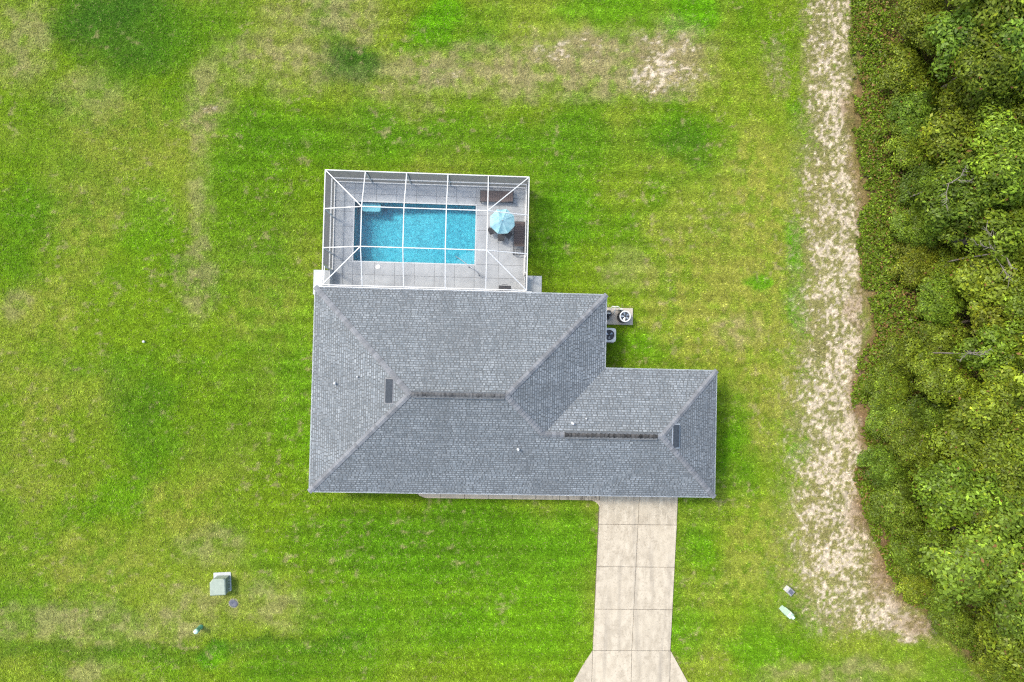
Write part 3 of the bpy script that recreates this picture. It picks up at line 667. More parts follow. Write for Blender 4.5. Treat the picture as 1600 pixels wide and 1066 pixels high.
for z, nm, h in ((1.02, 'chair_rail', .05), (ZD + .04, 'base_rail', .06)):
    cp(MB().beam((CW, CN - .02, z), (CE, CN - .02, z), .08, h).build(nm, m_alu, cage))
    for x in (CW, CE): cp(MB().beam((x + (.02 if x < 0 else -.02), CN - .06, z), (x + (.02 if x < 0 else -.02), DY1 + .03, z), .08, h).build(nm, m_alu, cage))
for x in (CW, CE): cp(MB().box(x - .03, x + .03, DY1, DY1 + .05, ZD, ZE - .05).build('post', m_alu, cage))
m_kick = mat('kick_panel', (.50, .51, .52), (.44, .45, .46), 4, .5)
for x in (CW, CE):
    d = MB(); s = 1 if x < 0 else -1
    for A, B in (((x, DY0 + .03, ZD + .05), (x, DY0 + .03, 2.1)), ((x, DY1 - .03, ZD + .05), (x, DY1 - .03, 2.1))): d.beam(A, B, .035, .06)
    for z in (ZD + .06, .78, 2.1): d.beam((x, DY0, z), (x, DY1, z), .034, .07)
    do = cp(d.build('screen_door', m_alu, cage))
    MB().box(x - .006, x + .006, DY0 + .06, DY1 - .06, ZD + .1, .76).build('kick_panel', m_kick, do)
    MB().add([(x, DY0 + .06, .8), (x, DY1 - .06, .8), (x, DY1 - .06, 2.08), (x, DY0 + .06, 2.08)], [(0, 1, 2, 3)]).build('door_screen', m_scr_w, do)
    MB().box(x - .05 if x > 0 else x - .03, x + .03 if x > 0 else x + .05, DY1 - .12, DY1 - .09, 1.0, 1.14).build('handle', m_vent, do)
    cp(MB().beam((x, DY0 - .04, 2.16), (x, DY1, 2.16), .05, .05).build('door_header', m_alu, cage))
# roof panes
def pane(vs, m): return cp(MB().add(vs, [tuple(range(len(vs)))]).build('screen_pane', m, cage))
for i in range(5):
    for j in range(3):
        q = [(cx_[i], cy_[j]), (cx_[i + 1], cy_[j]), (cx_[i + 1], cy_[j + 1]), (cx_[i], cy_[j + 1])]
        V3 = [(x, y, zc(x, y) - .01) for x, y in q]
        if i in (0, 4) and j in (0, 2):
            k = {(0, 0): 0, (4, 0): 1, (4, 2): 2, (0, 2): 3}[(i, j)]
            pane([V3[k], V3[(k + 1) % 4], V3[(k + 2) % 4]], m_scr_r); pane([V3[k], V3[(k + 2) % 4], V3[(k + 3) % 4]], m_scr_r)
        else: pane(V3, m_scr_r)
m_thread = mat('screen_thread', (.085, .09, .09), (.065, .07, .07), 6, .8)
def threads(A, B, z0, z1, name='screen_pane', par=None):
    """one pane of insect screen: its weft threads, strung from A to B"""
    mb = MB(); n = int((z1 - z0) / .025)
    for k in range(1, n): mb.beam((*A, z0 + (z1 - z0) * k / n), (*B, z0 + (z1 - z0) * k / n), .005, .005)
    o = mb.build(name, m_thread, par or cage)
    return o if par else cp(o)
zb = [(ZD + .07, 1.0), (1.04, ZE - .05)]
for z0, z1 in zb:
    for i in range(5): threads((cx_[i] + .025, CN), (cx_[i + 1] - .025, CN), z0, z1)
    for x in (CW, CE):
        yy = [CN, 8.0, 5.79, DY1 + .05]
        for j in range(3): threads((x, yy[j] - .04), (x, yy[j + 1] + .04), z0, z1)

# ------------------------------------------------------------------ deck furniture
m_wick = mat('brown_wicker', (.058, .043, .040), (.11, .083, .078), 26, .75, stretch=(1, 3, 1), bump=.4, bscale=70)
m_iron = mat('dark_iron', (.025, .025, .028), (.04, .04, .045), 9, .5)
def chaise(loc, rz, back, label):
    """head end at +x; back = backrest angle"""
    t = empty('chaise_lounge', loc, label, 'lounger', 'brown chaise lounges on the pool deck', rz)
    w = .33; h = .34; piv = .34
    f = MB()
    for s in (-1, 1): f.beam((-.98, s * w, h), (1.0, s * w, h), .035, .045)
    for x in (-.98, 1.0): f.beam((x, -w - .017, h), (x, w + .017, h), .035, .045)
    f.build('frame', m_iron, t)
    for x in (-.93, .95):
        for s in (-1, 1): MB().beam((x, s * (w + .01), 0), (x, s * (w + .01), h), .04, .04).build('leg', m_iron, t)
    n = 9
    for k in range(n):
        x0 = -.96 + k * (piv + .96) / n; x1 = -.96 + (k + 1) * (piv + .96) / n - .008
        MB().box(x0, x1, -w + .02, w - .02, h + .0, h + .045 + .004 * math.sin(k * 2.1), .01).build('slat', m_wick, t)
    c, s_ = math.cos(back), math.sin(back); n = 5; ln = .66
    for k in range(n):
        a0, a1 = k * ln / n, (k + 1) * ln / n - .008
        q = lambda a, b_: (piv + a * c - b_ * s_, h + .01 + a * s_ + b_ * c)
        vs = [(q(a, b_)[0], y, q(a, b_)[1]) for y in (-w + .02, w - .02) for a, b_ in ((a0, 0), (a1, 0), (a1, .04), (a0, .04))]
        MB().add(vs, [(0, 1, 2, 3), (7, 6, 5, 4), (0, 4, 5, 1), (1, 5, 6, 2), (2, 6, 7, 3), (3, 7, 4, 0)]).build('back_slat', m_wick, t)
    if back > .5:
        MB().beam((.98, -w + .06, h), (piv + .5 * c, -w + .06, h + .5 * s_), .025, .025).build('brace', m_iron, t); MB().beam((.98, w - .06, h), (piv + .5 * c, w - .06, h + .5 * s_), .025, .025).build('brace', m_iron, t)
        MB().beam((.72, -w, h - .01), (.72, w, h - .01), .03, .03).build('cross_bar', m_iron, t)
    return t
chaise((.80, 9.52, ZD), 0.0, math.radians(16), 'brown wicker chaise with lowered back along the far screen wall')
chaise((2.22, 7.06, ZD), -math.pi / 2, math.radians(66), 'brown wicker chaise with upright back beside the blue parasol')

um = empty('parasol', (1.13, 7.72, ZD), 'small pale aqua octagonal parasol over the round table', 'parasol')
m_can = mat('aqua_canvas', (.19, .385, .43), (.29, .48, .51), 3.5, .8, bump=.3, bscale=9)
R0 = .76; ap = Vector((0, 0, 2.28))
for k in range(8):
    a0, a1 = math.radians(22.5 + 45 * k + 4), math.radians(67.5 + 45 * k + 4); vs = []
    n = 4; m_ = 4
    for i in range(n + 1):
        t = i / n
        for j in range(m_ + 1):
            u_ = j / m_; A = Vector((math.cos(a0), math.sin(a0), 0)) * R0 * t; B = Vector((math.cos(a1), math.sin(a1), 0)) * R0 * t
            p = A.lerp(B, u_); sag = 4 * u_ * (1 - u_) * t * (.055 + .03 * math.sin(k * 2.7))
            z = 2.28 - .34 * t ** 1.15 - sag + .02 * math.sin(k * 1.9 + j) * t
            vs.append((p.x, p.y, z))
    W = m_ + 1
    MB().add(vs, [(i * W + j, (i + 1) * W + j, (i + 1) * W + j + 1, i * W + j + 1) for i in range(n) for j in range(m_)], True).build('canopy_panel', m_can, um)
    MB().tube([(0, 0, 2.25), (math.cos(a0) * R0 * .98, math.sin(a0) * R0 * .98, 1.915)], .008, 6).build('rib', m_alu, um)
MB().tube([(0, 0, 0), (0, 0, 2.3)], .02, 10).build('pole', m_alu, um)
MB().lathe([(.035, 2.27), (.03, 2.31), (.015, 2.34), (.0, 2.36)], n=12, cap=False).build('finial', m_alu, um)
tb = empty('round_table', (1.13, 7.72, ZD), 'dark round patio table beneath the aqua parasol', 'table')
MB().lathe([(.46, .68), (.48, .69), (.48, .71), (.46, .72), (.05, .72)], n=28, cap=False).build('tabletop', m_iron, tb)
for k in range(4):
    a = math.radians(45 + 90 * k); MB().tube([(.3 * math.cos(a), .3 * math.sin(a), .69), (.36 * math.cos(a), .36 * math.sin(a), .3), (.42 * math.cos(a), .42 * math.sin(a), 0)], .016, 6).build('leg', m_iron, tb)
def chair(x, y, rz, label):
    t = empty('patio_chair', (x, y, ZD), label, 'chair', 'dark patio chairs at the round table', rz)
    MB().prism(rrect(-.2, .2, -.2, .2, .08), .42, .46).build('seat', m_iron, t)
    mb = MB(); n = 9
    pts = [(.21 * math.cos(a), .21 * math.sin(a) - .0, .80) for a in np.linspace(-math.pi * .98, -.02 * math.pi, n)]
    mb.tube(pts, .016, 6); mb.tube([(p[0], p[1], .66) for p in pts], .012, 6)
    for p in pts[1:-1:2]: mb.tube([(p[0], p[1], .80), (p[0] * .92, p[1] * .92, .45)], .01, 6)
    mb.build('backrest', m_iron, t)
    for sx in (-1, 1):
        for sy in (-1, 1): MB().tube([(sx * .17, sy * .17, .43), (sx * .2, sy * .2, 0)], .013, 6).build('leg', m_iron, t)
chair(1.12, 7.03, .05, 'dark chair tucked under the south rim of the aqua parasol')
chair(1.56, 7.22, .9, 'dark chair under the parasol rim nearest the upright chaise')
chair(.55, 7.42, -1.1, 'dark chair under the parasol rim nearest the pool')

gr = empty('grill', (1.40, 3.92, ZD), 'black boxy grill on the deck against the house eave', 'grill')
MB().box(-.34, .34, -.22, .17, .45, .80, .03).build('firebox', m_iron, gr)
MB().box(-.36, .36, -.23, .18, .805, .95, .06).build('hood', m_iron, gr)
MB().tube([(-.16, .20, .86), (-.16, .24, .87), (.16, .24, .87), (.16, .20, .86)], .014, 8).build('handle', m_vent, gr)
for sx in (-.3, .3):
    for sy in (-.18, .13): MB().box(sx - .02, sx + .02, sy - .02, sy + .02, 0, .45).build('leg', m_iron, gr)
MB().lathe([(.04, .95), (.04, .98), (.02, .99)], (.02, .13), 12).build('cap', m_vent, gr)

# ------------------------------------------------------------------ pool plant and air conditioner by the east wall
m_eqpad = mat('equipment_pad', (.38, .34, .285), (.31, .28, .235), 5, .9, bump=.15, bscale=50)
pd = MB().box(6.78, 9.31, 2.0, 3.03, -.05, .10, .015).build('equipment_pad', m_eqpad); tag(pd, 'tan concrete slab under the pool heat pump beside the house', 'pad')
m_black = mat('black_plastic', (.018, .018, .02), (.03, .03, .033), 12, .45); m_grey = mat('light_grey_metal', (.50, .50, .48), (.45, .45, .43), 7, .5)
m_blade = mat('fan_blade_metal', (.32, .35, .38), (.24, .26, .29), 6, .4, metal=.5)
m_pvc = mat('white_pvc', (.55, .54, .48), (.49, .48, .43), 8, .4)
hpu = empty('heat_pump', (8.66, 2.47, .10), 'round black heat pump with white ring and fan on the slab', 'heat pump')
MB().lathe([(.34, 0), (.345, .05), (.345, .76), (.35, .80)], n=32).build('body', m_black, hpu)
for k in range(16):
    a = 2 * math.pi * k / 16; MB().beam((.352 * math.cos(a), .352 * math.sin(a), .06), (.352 * math.cos(a), .352 * math.sin(a), .76), .012, .02).build('louvre', m_black, hpu)
MB().lathe([(.345, .79), (.345, .82), (.335, .835), (.285, .838), (.268, .825), (.268, .79)], n=36, cap=False).build('top_ring', m_white, hpu)
def fan(par, z, r, nb, m=None):
    for k in range(nb):
        a = 2 * math.pi * k / nb + .3; d = .42
        vs = [(.05 * math.cos(a), .05 * math.sin(a), z), (r * math.cos(a), r * math.sin(a), z - .02), (r * math.cos(a + d * 1.3), r * math.sin(a + d * 1.3), z + .03), (.06 * math.cos(a + .9), .06 * math.sin(a + .9), z + .03)]
        MB().add(vs, [(0, 1, 2, 3)]).build('fan_blade', m or m_blade, par)
    MB().lathe([(.06, z - .03), (.06, z + .04), (.03, z + .055)], n=14).build('fan_hub', m_black, par)
fan(hpu, .812, .25, 5)
ac = empty('air_conditioner', (7.73, 1.33, 0), 'light grey square air conditioner with black fan grille under the eave', 'air conditioner')
MB().prism([(x, y) for x, y in rrect(-.46, .46, -.46, .46, .05)], -.03, .07).build('base_pad', m_eqpad, ac)
MB().prism(rrect(-.40, .40, -.41, .41, .10, 2), .07, .80).build('cabinet', m_grey, ac)
mb = MB(); no = 40; ang = [2 * math.pi * i / no for i in range(no)]
sq = [1 / (abs(math.cos(a)) ** 7 + abs(math.sin(a)) ** 7) ** (1 / 7) for a in ang]
out = [(.405 * q * math.cos(a), .415 * q * math.sin(a)) for a, q in zip(ang, sq)]; inn = [(.315 * math.cos(a), .315 * math.sin(a)) for a in ang]
vs = [(x, y, .80) for x, y in out] + [(x, y, .86) for x, y in out] + [(x, y, .865) for x, y in inn] + [(x, y, .802) for x, y in inn]
mb.add(vs, [(k * no + i, k * no + (i + 1) % no, (k + 1) * no + (i + 1) % no, (k + 1) * no + i) for k in range(3) for i in range(no)]); mb.build('top_cover', m_grey, ac)
MB().lathe([(.312, .803), (0, .804)], n=30, cap=False).build('fan_well', m_black, ac)
fan(ac, .835, .24, 3)
pm = empty('pool_pump', (7.74, 2.66, .10), 'black pool pump under the eave at the slab corner', 'pump')
MB().lathe([(.14, 0), (.16, .05), (.17, .3), (.19, .31), (.19, .36), (.15, .42), (.06, .44)], n=22).build('basket', m_black, pm)
MB().lathe([(.22, .0), (.22, .03)], n=22).build('base_ring', m_pvc, pm)
MB().beam((-.1, 0, .45), (.1, 0, .45), .05, .03).build('lid_handle', m_pvc, pm)
MB().tube([(0, -.08, .12), (-.0, -.3, .12), (0, -.36, .12)], .09, 12).build('motor', m_black, pm)
pv = empty('pipework', (8.10, 2.8, .10), 'white plastic pipes with a tee between pump and heat pump', 'pipes')
MB().tube([(-.2, .26, .5), (.22, .26, .5)], .035, 10).build('tee_pipe', m_pvc, pv)
MB().tube([(0, .26, .5), (0, .1, .48), (-.02, -.12, .42), (-.02, -.14, .0)], .03, 10).build('riser', m_pvc, pv)
MB().tube([(-.18, .26, .5), (-.24, .05, .3), (-.25, -.05, .2)], .03, 10).build('return_pipe', m_pvc, pv)
MB().tube([(.2, .26, .5), (.34, .16, .4), (.4, .06, .2), (.46, -.05, .2)], .03, 10).build('feed_pipe', m_pvc, pv)
MB().box(.28, .46, .06, .17, .0, .55, .02).build('valve_box', m_pvc, pv)
m_cable = mat('brown_cable', (.12, .07, .05), (.09, .05, .04), 9, .7)
cb = MB().tube([(6.85, 2.1, .12), (7.2, 2.22, .125), (7.5, 2.35, .125), (7.82, 2.36, .125), (8.05, 2.62, .125)], .014, 6).build('cable', m_cable); tag(cb, 'brown cable curving across the equipment slab to the pipes', 'cable')

# ------------------------------------------------------------------ utility boxes on the lawn
m_tgreen = mat('transformer_green', (.235, .275, .22), (.20, .235, .19), 5, .5, bump=.05); m_tdark = mat('transformer_dark', (.16, .19, .17), (.13, .16, .14), 6, .5)
tf = empty('transformer', (-14.84, -13.86, 0), 'pale green electrical transformer cabinet standing on the front lawn', 'transformer', rz=.06)
MB().prism(rrect(-.5, .5, -.5, .62, .04), -.05, .06).build('base_pad', m_padw, tf)
cab = MB(); pts = [(-.44, -.46), (.42, -.46), (.42, .44), (-.26, .46), (-.44, .26)]
cab.prism(pts, .06, .70); cab.build('cabinet', m_tgreen, tf)
lid = [(x * 1.04, y * 1.04) for x, y in pts]
n = 5; vs = [(x, y, .70) for x, y in lid] + [(x, y, .76) for x, y in lid] + [(x * .93, y * .93, .80) for x, y in pts]
MB().add(vs, [tuple(range(10, 15))] + [(k * n + i, k * n + (i + 1) % n, (k + 1) * n + (i + 1) % n, (k + 1) * n + i) for k in (0, 1) for i in range(n)]).build('lid', m_tgreen, tf)
MB().box(.421, .45, -.40, .40, .10, .66).build('side_panel', m_tdark, tf)
for y in (-.26, .08, .24): MB().box(.45, .52, y - .035, y + .035, .30, .37).build('hinge', m_tgreen, tf)
MB().box(.30, .40, .40, .47, .70, .80).build('lock_box', m_tdark, tf)
m_plate = mat('dark_plate', (.055, .06, .085), (.085, .09, .11), 14, .6); m_rim = mat('plate_rim', (.24, .215, .17), (.20, .18, .14), 8, .9)
ml = empty('meter_cover', (-14.18, -15.06, 0), 'dark slate oval meter cover sunk in grass near the transformer', 'meter cover', rz=-.6)
MB().lathe([(.0, .012), (.25, .012), (.29, .0), (.30, -.04)][::-1], n=24, cap=False).build('rim', m_rim, ml)
pl = MB().lathe([(.262, .01), (.262, .03), (.24, .036), (.05, .038), (.04, .03), (.0, .03)], n=24, cap=False).build('plate', m_plate, ml); pl.scale = (1, .8, 1)
m_mint = mat('mint_plastic', (.14, .40, .28), (.12, .34, .24), 7, .5); m_pale = mat('pale_mint_plastic', (.40, .52, .43), (.34, .46, .38), 6, .5)
pe = empty('utility_pedestal', (-16.02, -16.45, 0), 'green cylindrical cable pedestal with pale cap on the front lawn', 'pedestal')
MB().lathe([(.13, -.05), (.13, .55), (.14, .56), (.14, .70)], n=18).build('tube', m_mint, pe)
MB().lathe([(.14, .70), (.14, .74), (.10, .80), (.0, .82)], n=18, cap=False).build('cap', m_pale, pe)
p0 = at(1221, 950, 0)
pe = empty('meter_pedestal', (p0.x, p0.y, 0), 'tall pale mint service pedestal by the sand beside the wood', 'pedestal', rz=math.radians(-45))
MB().box(-.10, .10, -.15, .15, -.05, 1.15, .03).build('post', m_pale, pe)
MB().box(-.13, .15, -.18, .18, .45, 1.28, .05).build('cabinet', m_pale, pe)
MB().box(.151, .17, -.13, .13, .55, 1.05).build('door', m_mint, pe)
MB().box(-.07, .09, -.09, .09, 1.28, 1.62, .03).build('cap', m_pale, pe)
p0 = at(1230, 921, 0)
m_jb = mat('junction_grey', (.24, .24, .25), (.19, .19, .205), 6, .6)
pe = empty('junction_box', (p0.x, p0.y, 0), 'short grey junction box in dry grass behind the mint pedestal', 'junction box', rz=math.radians(-42))
MB().box(-.20, .20, -.17, .17, -.03, .42, .03).build('body', m_grey, pe)
MB().box(-.22, .22, -.19, .19, .425, .50, .05).build('lid', m_jb, pe)
MB().box(-.14, .14, -.11, .11, .501, .512).build('plate', m_plate, pe)
p0 = at(226, 534, 0)
pe = empty('cleanout_pipe', (p0.x, p0.y, 0), 'tiny white capped pipe alone in the left lawn', 'pipe cap')
MB().lathe([(.055, -.05), (.055, .12), (.07, .12), (.07, .16), (.03, .17)], n=14).build('pipe', m_white, pe); MB().box(-.025, .025, -.025, .025, .17, .19).build('plug', m_white, pe)

# ------------------------------------------------------------------ the wood
def leaf_mat(name, cols, orand):
    m = bpy.data.materials.new(name); m.use_nodes = True; nt = m.node_tree; N = nt.nodes; L = nt.links; N.remove(N['Principled BSDF'])
    a = N.new('ShaderNodeAttribute'); a.attribute_name = 'Col'
    oi = N.new('ShaderNodeObjectInfo'); hs = N.new('ShaderNodeHueSaturation'); L.new(a.outputs[0], hs.inputs['Color'])
    r = N.new('ShaderNodeMapRange'); r.inputs[3].default_value = 1 - orand; r.inputs[4].default_value = 1 + orand; L.new(oi.outputs['Random'], r.inputs[0]); L.new(r.outputs[0], hs.inputs['Value'])
    r2 = N.new('ShaderNodeMapRange'); r2.inputs[3].default_value = .48; r2.inputs[4].default_value = .51
    mm = N.new('ShaderNodeMath'); mm.operation = 'FRACT'; m3 = N.new('ShaderNodeMath'); m3.operation = 'MULTIPLY'; m3.inputs[1].default_value = 7.31; L.new(oi.outputs['Random'], m3.inputs[0]); L.new(m3.outputs[0], mm.inputs[0]); L.new(mm.outputs[0], r2.inputs[0]); L.new(r2.outputs[0], hs.inputs['Hue'])
    d = N.new('ShaderNodeBsdfDiffuse'); t = N.new('ShaderNodeBsdfTranslucent'); gl = N.new('ShaderNodeBsdfGlossy'); gl.inputs['Roughness'].default_value = .45
    L.new(hs.outputs[0], d.inputs[0]); L.new(hs.outputs[0], t.inputs[0])
    x = N.new('ShaderNodeMixShader'); x.inputs[0].default_value = .32; L.new(d.outputs[0], x.inputs[1]); L.new(t.outputs[0], x.inputs[2])
    x2 = N.new('ShaderNodeMixShader'); x2.inputs[0].default_value = .012; L.new(x.outputs[0], x2.inputs[1]); L.new(gl.outputs[0], x2.inputs[2])
    L.new(x2.outputs[0], N['Material Output'].inputs[0]); return m
m_leaf = leaf_mat('tree_leaves', None, .22); m_under_l = leaf_mat('undergrowth_leaves', None, 0)
m_bark = mat('bark', (.16, .13, .10), (.09, .075, .06), 12, .95, bump=.5, bscale=30); m_dead = mat('dead_wood', (.19, .165, .14), (.13, .11, .095), 9, .95)

def leaves(cen, nrm, size, asp, rs):
    """leaf-shaped quads at cen facing nrm"""
    n = len(cen); nrm = nrm / (np.linalg.norm(nrm, axis=1)[:, None] + 1e-9)
    rnd = rs.normal(0, 1, (n, 3)); t = np.cross(nrm, rnd); t /= np.linalg.norm(t, axis=1)[:, None] + 1e-9; b_ = np.cross(nrm, t)
    s = size[:, None]; V = np.zeros((n, 4, 3))
    V[:, 0] = cen - t * s; V[:, 1] = cen + b_ * s * asp - t * s * .1; V[:, 2] = cen + t * s; V[:, 3] = cen - b_ * s * asp - t * s * .1
    V[:, 2] -= nrm * s * .25
    return V
def crown_mesh(seed, R=2.2, Hc=2.6, nleaf=9000, size=.1, pal=0):
    rs = np.random.default_rng(seed); cl = []; nl = 46
    ncl = 130; nlb = 6
    la = rs.uniform(0, 6.28, nlb); lr = R * rs.uniform(.25, .68, nlb); lr[0] = .1
    lc = np.stack([lr * np.cos(la), lr * np.sin(la), Hc * rs.uniform(.28, .72, nlb)], 1); lR = R * rs.uniform(.36, .62, nlb)
    li = rs.choice(nlb, ncl, p=lR ** 2 / (lR ** 2).sum())
    d = rs.normal(0, 1, (ncl, 3)); d[:, 2] = np.abs(d[:, 2]) * .9 - .2; d /= np.linalg.norm(d, axis=1)[:, None]
    rad = rs.uniform(.5, 1.12, ncl)
    cc = lc[li] + d * lR[li][:, None] * rad[:, None] * np.array([1, 1, .8])
    cr_ = rs.uniform(.24, .60, ncl)
    tone = rs.normal(0, 1, ncl)
    k = rs.choice(ncl, nleaf, p=cr_ ** 2 / (cr_ ** 2).sum())
    ld = rs.normal(0, 1, (nleaf, 3)); ld[:, 2] = ld[:, 2] * .8 + .45; ld /= np.linalg.norm(ld, axis=1)[:, None]
    pos = cc[k] + ld * cr_[k][:, None] * (rs.uniform(.5, 1.05, nleaf) + (rs.random(nleaf) < .10) * rs.uniform(.1, .5, nleaf))[:, None]
    nrm = ld * 1.1 + d[k] * .5 + rs.normal(0, .42, (nleaf, 3)) + np.array([0, 0, .4])
    V = leaves(pos, nrm, rs.uniform(.5, 1.5, nleaf) * size * (.75 + .3 * rs.random(ncl)[k]), .5, rs)
    base = [np.array([.114, .170, .013]), np.array([.138, .188, .014]), np.array([.098, .154, .014])][pal]
    c = base[None] * np.exp(rs.normal(-.03, .28, nleaf))[:, None] * np.exp(tone[k] * .24)[:, None]
    yel = rs.random(nleaf) < .10; c[yel] = c[yel] * np.array([1.45, 1.25, .9])
    br = rs.random(nleaf) < .012; c[br] = np.array([.16, .085, .03])
    return fast_mesh('crown', V, 4, m_leaf, c), cc
def trunk_mesh(seed, h, Hc, cc):
    rs = random.Random(seed); mb = MB()
    top = Vector((rs.uniform(-.2, .2), rs.uniform(-.2, .2), h + Hc * .35))
    mb.tube([(0, 0, -.1), (rs.uniform(-.1, .1), rs.uniform(-.1, .1), h * .5), (top.x * .6, top.y * .6, h), top], .10, 8, .04)
    for i in range(0, 22, 2):
        e_ = Vector(cc[i]) + Vector((0, 0, h)); st = Vector((0, 0, h * rs.uniform(.65, 1.05))); mid = st.lerp(e_, .5) + Vector((rs.uniform(-.2, .2), rs.uniform(-.2, .2), -.15))
        mb.tube([st, mid, e_], .055, 5, .015)
    return mb.mesh('trunk', m_bark)
VAR = []
for i in range(9):
    Hc = [2.6, 3.0, 2.2][i % 3]; hb = [2.2, 3.0, 1.2][i % 3]
    me, cc = crown_mesh(100 + i, R=2.15, Hc=Hc, pal=[0, 1, 2, 0, 0, 1, 0, 2, 1][i], size=[.088, .080, .093][(i // 3) % 3], nleaf=20000)
    VAR.append((me, trunk_mesh(100 + i, hb, Hc, cc), hb, Hc))
pal_name = ['mid-green', 'yellow-green', 'dark green', 'mid-green', 'mid-green', 'yellow-green', 'mid-green', 'dark green', 'yellow-green']

def edge_x(y):                                              # where the wood begins on the ground
    _, py0 = to_px(np.array([23.5]), np.array([y])); ex = np.interp(py0, EDGE[:, 0], EDGE[:, 1])[0]
    return at(ex, float(py0[0]), 0).x
trees = []; rr = random.Random(11)
def try_tree(x, y, dmin):
    return all((x - t[0]) ** 2 + (y - t[1]) ** 2 > dmin ** 2 for t in trees)
# front rank, along the edge
y = 22.5
while y > -22:
    ex = edge_x(y); _, py0 = to_px(np.array([ex]), np.array([y])); py0 = py0[0]
    top = py0 < 545
    s = rr.uniform(.62, .78) if not top else rr.uniform(.70, .88)
    off = 2.1 * s * .82 if not top else 2.1 * s + rr.uniform(.9, 1.5)
    trees.append((ex + off, y, s, 'front', [2, 5, 8, 4][rr.randrange(4)]))
    y -= rr.uniform(1.9, 2.5) * (s / .75)
for _ in range(6000):
    y = rr.uniform(-22.5, 23.5); x = rr.uniform(22, 33.5)
    dpt = x - edge_x(y)
    if dpt < 2.4: continue
    if try_tree(x, y, 1.85): trees.append((x, y, rr.uniform(.95, 1.25) if dpt > 3.6 else rr.uniform(.75, .95), 'back' if dpt > 3.6 else 'front', rr.randrange(9)))
for _ in range(1500):
    y = rr.uniform(-21, 21); x = edge_x(y) + rr.uniform(1.6, 4.6)
    if try_tree(x, y, 1.62): trees.append((x, y, rr.uniform(.6, .8), 'front', rr.randrange(9)))
trees.sort(key=lambda t: -t[1])
def level(y):
    for lim, s in ((19, 'at the picture\'s top edge'), (15.5, 'level with the bare patch beyond the cage'), (12, 'level with the mown lawn behind the cage'), (9.5, 'level with the cage\'s far wall'), (7.2, 'level with the parasol'),
                   (4.8, 'level with the pool\'s near end'), (2.2, 'level with the heat pump'), (-.6, 'level with the air conditioner'), (-3.4, 'level with the main roof ridge'), (-6, 'level with the garage ridge vent'),
                   (-8.6, 'level with the garage eave'), (-11.4, 'level with the first driveway joint'), (-14.2, 'level with the grey junction box'), (-17.2, 'level with the mint pedestal'), (-99, 'level with the driveway\'s flare')):
        if y > lim: return s
ordn = ['first', 'second', 'third', 'fourth', 'fifth', 'sixth', 'seventh', 'eighth', 'ninth', 'tenth', 'eleventh', 'twelfth', 'thirteenth', 'fourteenth', 'fifteenth', 'sixteenth', 'seventeenth', 'eighteenth']
byl = {}
for t in trees: byl.setdefault(level(t[1]), []).append(t)
for lv, ts in byl.items():
    ts.sort(key=lambda t: t[0])
    for k, (x, y, s, rank, v) in enumerate(ts):
        cm, tm, hb, Hc = VAR[v]
        lab = f'{pal_name[v]} {"edge tree" if rank == "front" else "woodland tree"}, {ordn[k]} from the sand, {lv}'
        t = empty('broadleaf_tree', (x, y, 0), lab, 'tree', 'trees of the wood beside the sandy strip', rr.uniform(0, 6.28))
        hs_ = s * rr.uniform(.9, 1.15) * (1.12 if rank == 'back' else .72)
        s *= 1.08; t.scale = (s * rr.uniform(.9, 1.12), s * rr.uniform(.9, 1.12), hs_)
        c = link(bpy.data.objects.new('crown', cm), t); c.location = (0, 0, hb)
        link(bpy.data.objects.new('trunk', tm), t)

# dead, leafless limbs standing in the canopy
def dead_tree(px, py, z, label, n, spread, rz):
    p = at(px, py, z); rs = random.Random(px)
    t = empty('dead_tree', (p.x, p.y, 0), label, 'dead tree', None, rz)
    MB().tube([(0, 0, -.1), (.1, .05, z * .5), (0, 0, z)], .06, 7, .03).build('trunk', m_dead, t)
    for k in range(n):
        a = rs.uniform(-.7, .7) + (math.pi if k % 2 else 0); ln = rs.uniform(.6, 1.0) * spread; d = Vector((math.cos(a), math.sin(a), 0))
        mb = MB(); b0 = Vector((0, 0, z * rs.uniform(.9, 1.0))); e_ = b0 + d * ln + Vector((0, 0, rs.uniform(.2, .6))); mid = b0.lerp(e_, .5) + Vector((rs.uniform(-.15, .15), rs.uniform(-.15, .15), .12))
        mb.tube([b0, mid, e_], .022, 5, .008)
        for j in range(8):
            q = mid.lerp(e_, j / 5); a2 = a + rs.choice([-1, 1]) * rs.uniform(.4, 1.0); l2 = ln * rs.uniform(.2, .4)
            mb.tube([q, q + Vector((math.cos(a2), math.sin(a2), .15)) * l2], .018, 4, .006)
        mb.build('branch', m_dead, t)
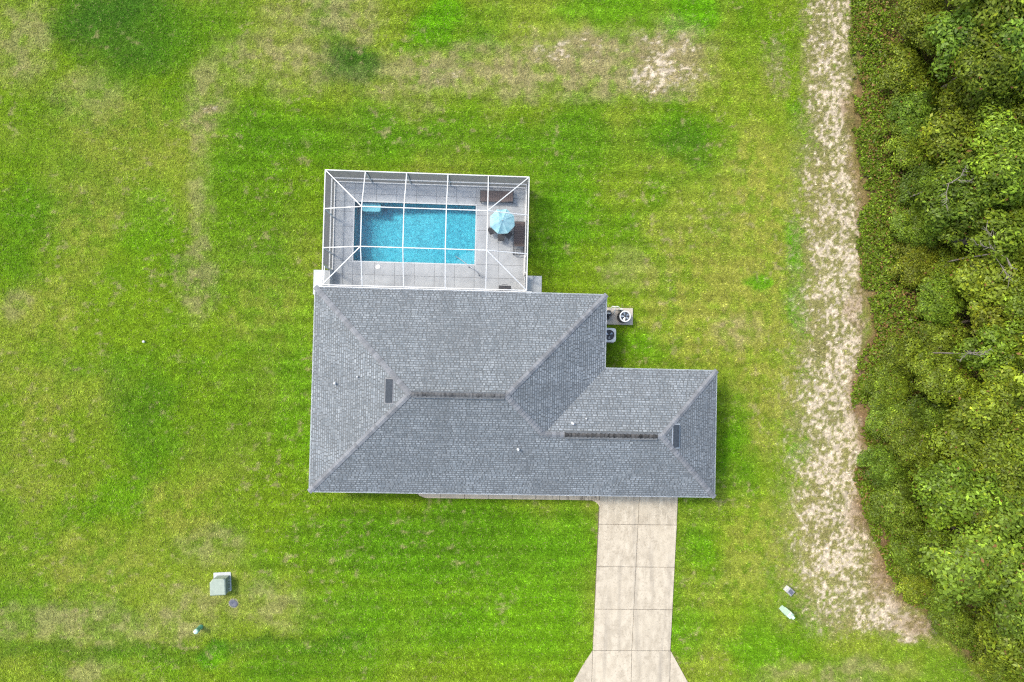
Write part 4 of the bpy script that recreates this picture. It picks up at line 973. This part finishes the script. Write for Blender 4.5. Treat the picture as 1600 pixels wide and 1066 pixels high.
dead_tree(1540, 905, 5.2, 'bare grey dead tree showing through the canopy, lowest in the picture', 5, 2.0, .2)
dead_tree(1488, 285, 5.6, 'bare grey branches in the canopy level with the pool', 3, 1.3, .5)
dead_tree(1522, 553, 5.6, 'small tangle of bare twigs in the canopy level with the air conditioner', 4, .8, .1)
dead_tree(1560, 395, 5.6, 'bare brown branches in a canopy gap level with the cage doors', 4, 1.4, 2.2)

def undergrowth(n=90000):
    rs = rng; y = rs.uniform(-23, 24, n * 2); ys = np.linspace(-24, 25, 120); exs = np.array([edge_x(v) for v in ys])
    ex = np.interp(y, ys, exs); x = ex + np.where(rs.random(n * 2) < .6, rs.gamma(1.6, 1.1, n * 2), rs.uniform(0, 11, n * 2)) - .35 + (fbm(np.zeros_like(y), y, 1.1, 55) - .5) * .9
    ok = (x < ex + 11) & (x > ex - .6); x, y, ex = x[ok][:n], y[ok][:n], ex[ok][:n]; n = len(x)
    hmap = fbm(x, y, 1.1, 50); dens = fbm(x, y, .9, 52)
    keep = dens + .25 * np.clip(x - ex, 0, 1.2) > .42; x, y, ex, hmap = x[keep], y[keep], ex[keep], hmap[keep]; n = len(x)
    top = np.clip(.15 + .5 * np.clip(x - ex, 0, 2) * hmap * 1.6 + .5 * (hmap - .4), .06, 1.4)
    z = top * rs.uniform(.35, 1.0, n) ** .5
    V = leaves(np.stack([x, y, z], 1), rs.normal(0, .6, (n, 3)) + np.array([0, 0, .9]), rs.uniform(.05, .12, n), .5, rs)
    c = np.array([.118, .176, .012])[None] * np.exp(rs.normal(0, .32, n))[:, None] * (.7 + .6 * fbm(x, y, .8, 57))[:, None]
    o = rs.random(n) < .10 + .22 * sstep(.5, .7, fbm(x, y, 1.2, 60)); c[o] = np.array([.21, .125, .045]) * rs.uniform(.6, 1.3, o.sum())[:, None]
    me = fast_mesh('undergrowth', V, 4, m_under_l, c)
    tag(link(bpy.data.objects.new('undergrowth', me)), 'low weeds and brambles along the foot of the wood', 'undergrowth', kind='stuff')
undergrowth()
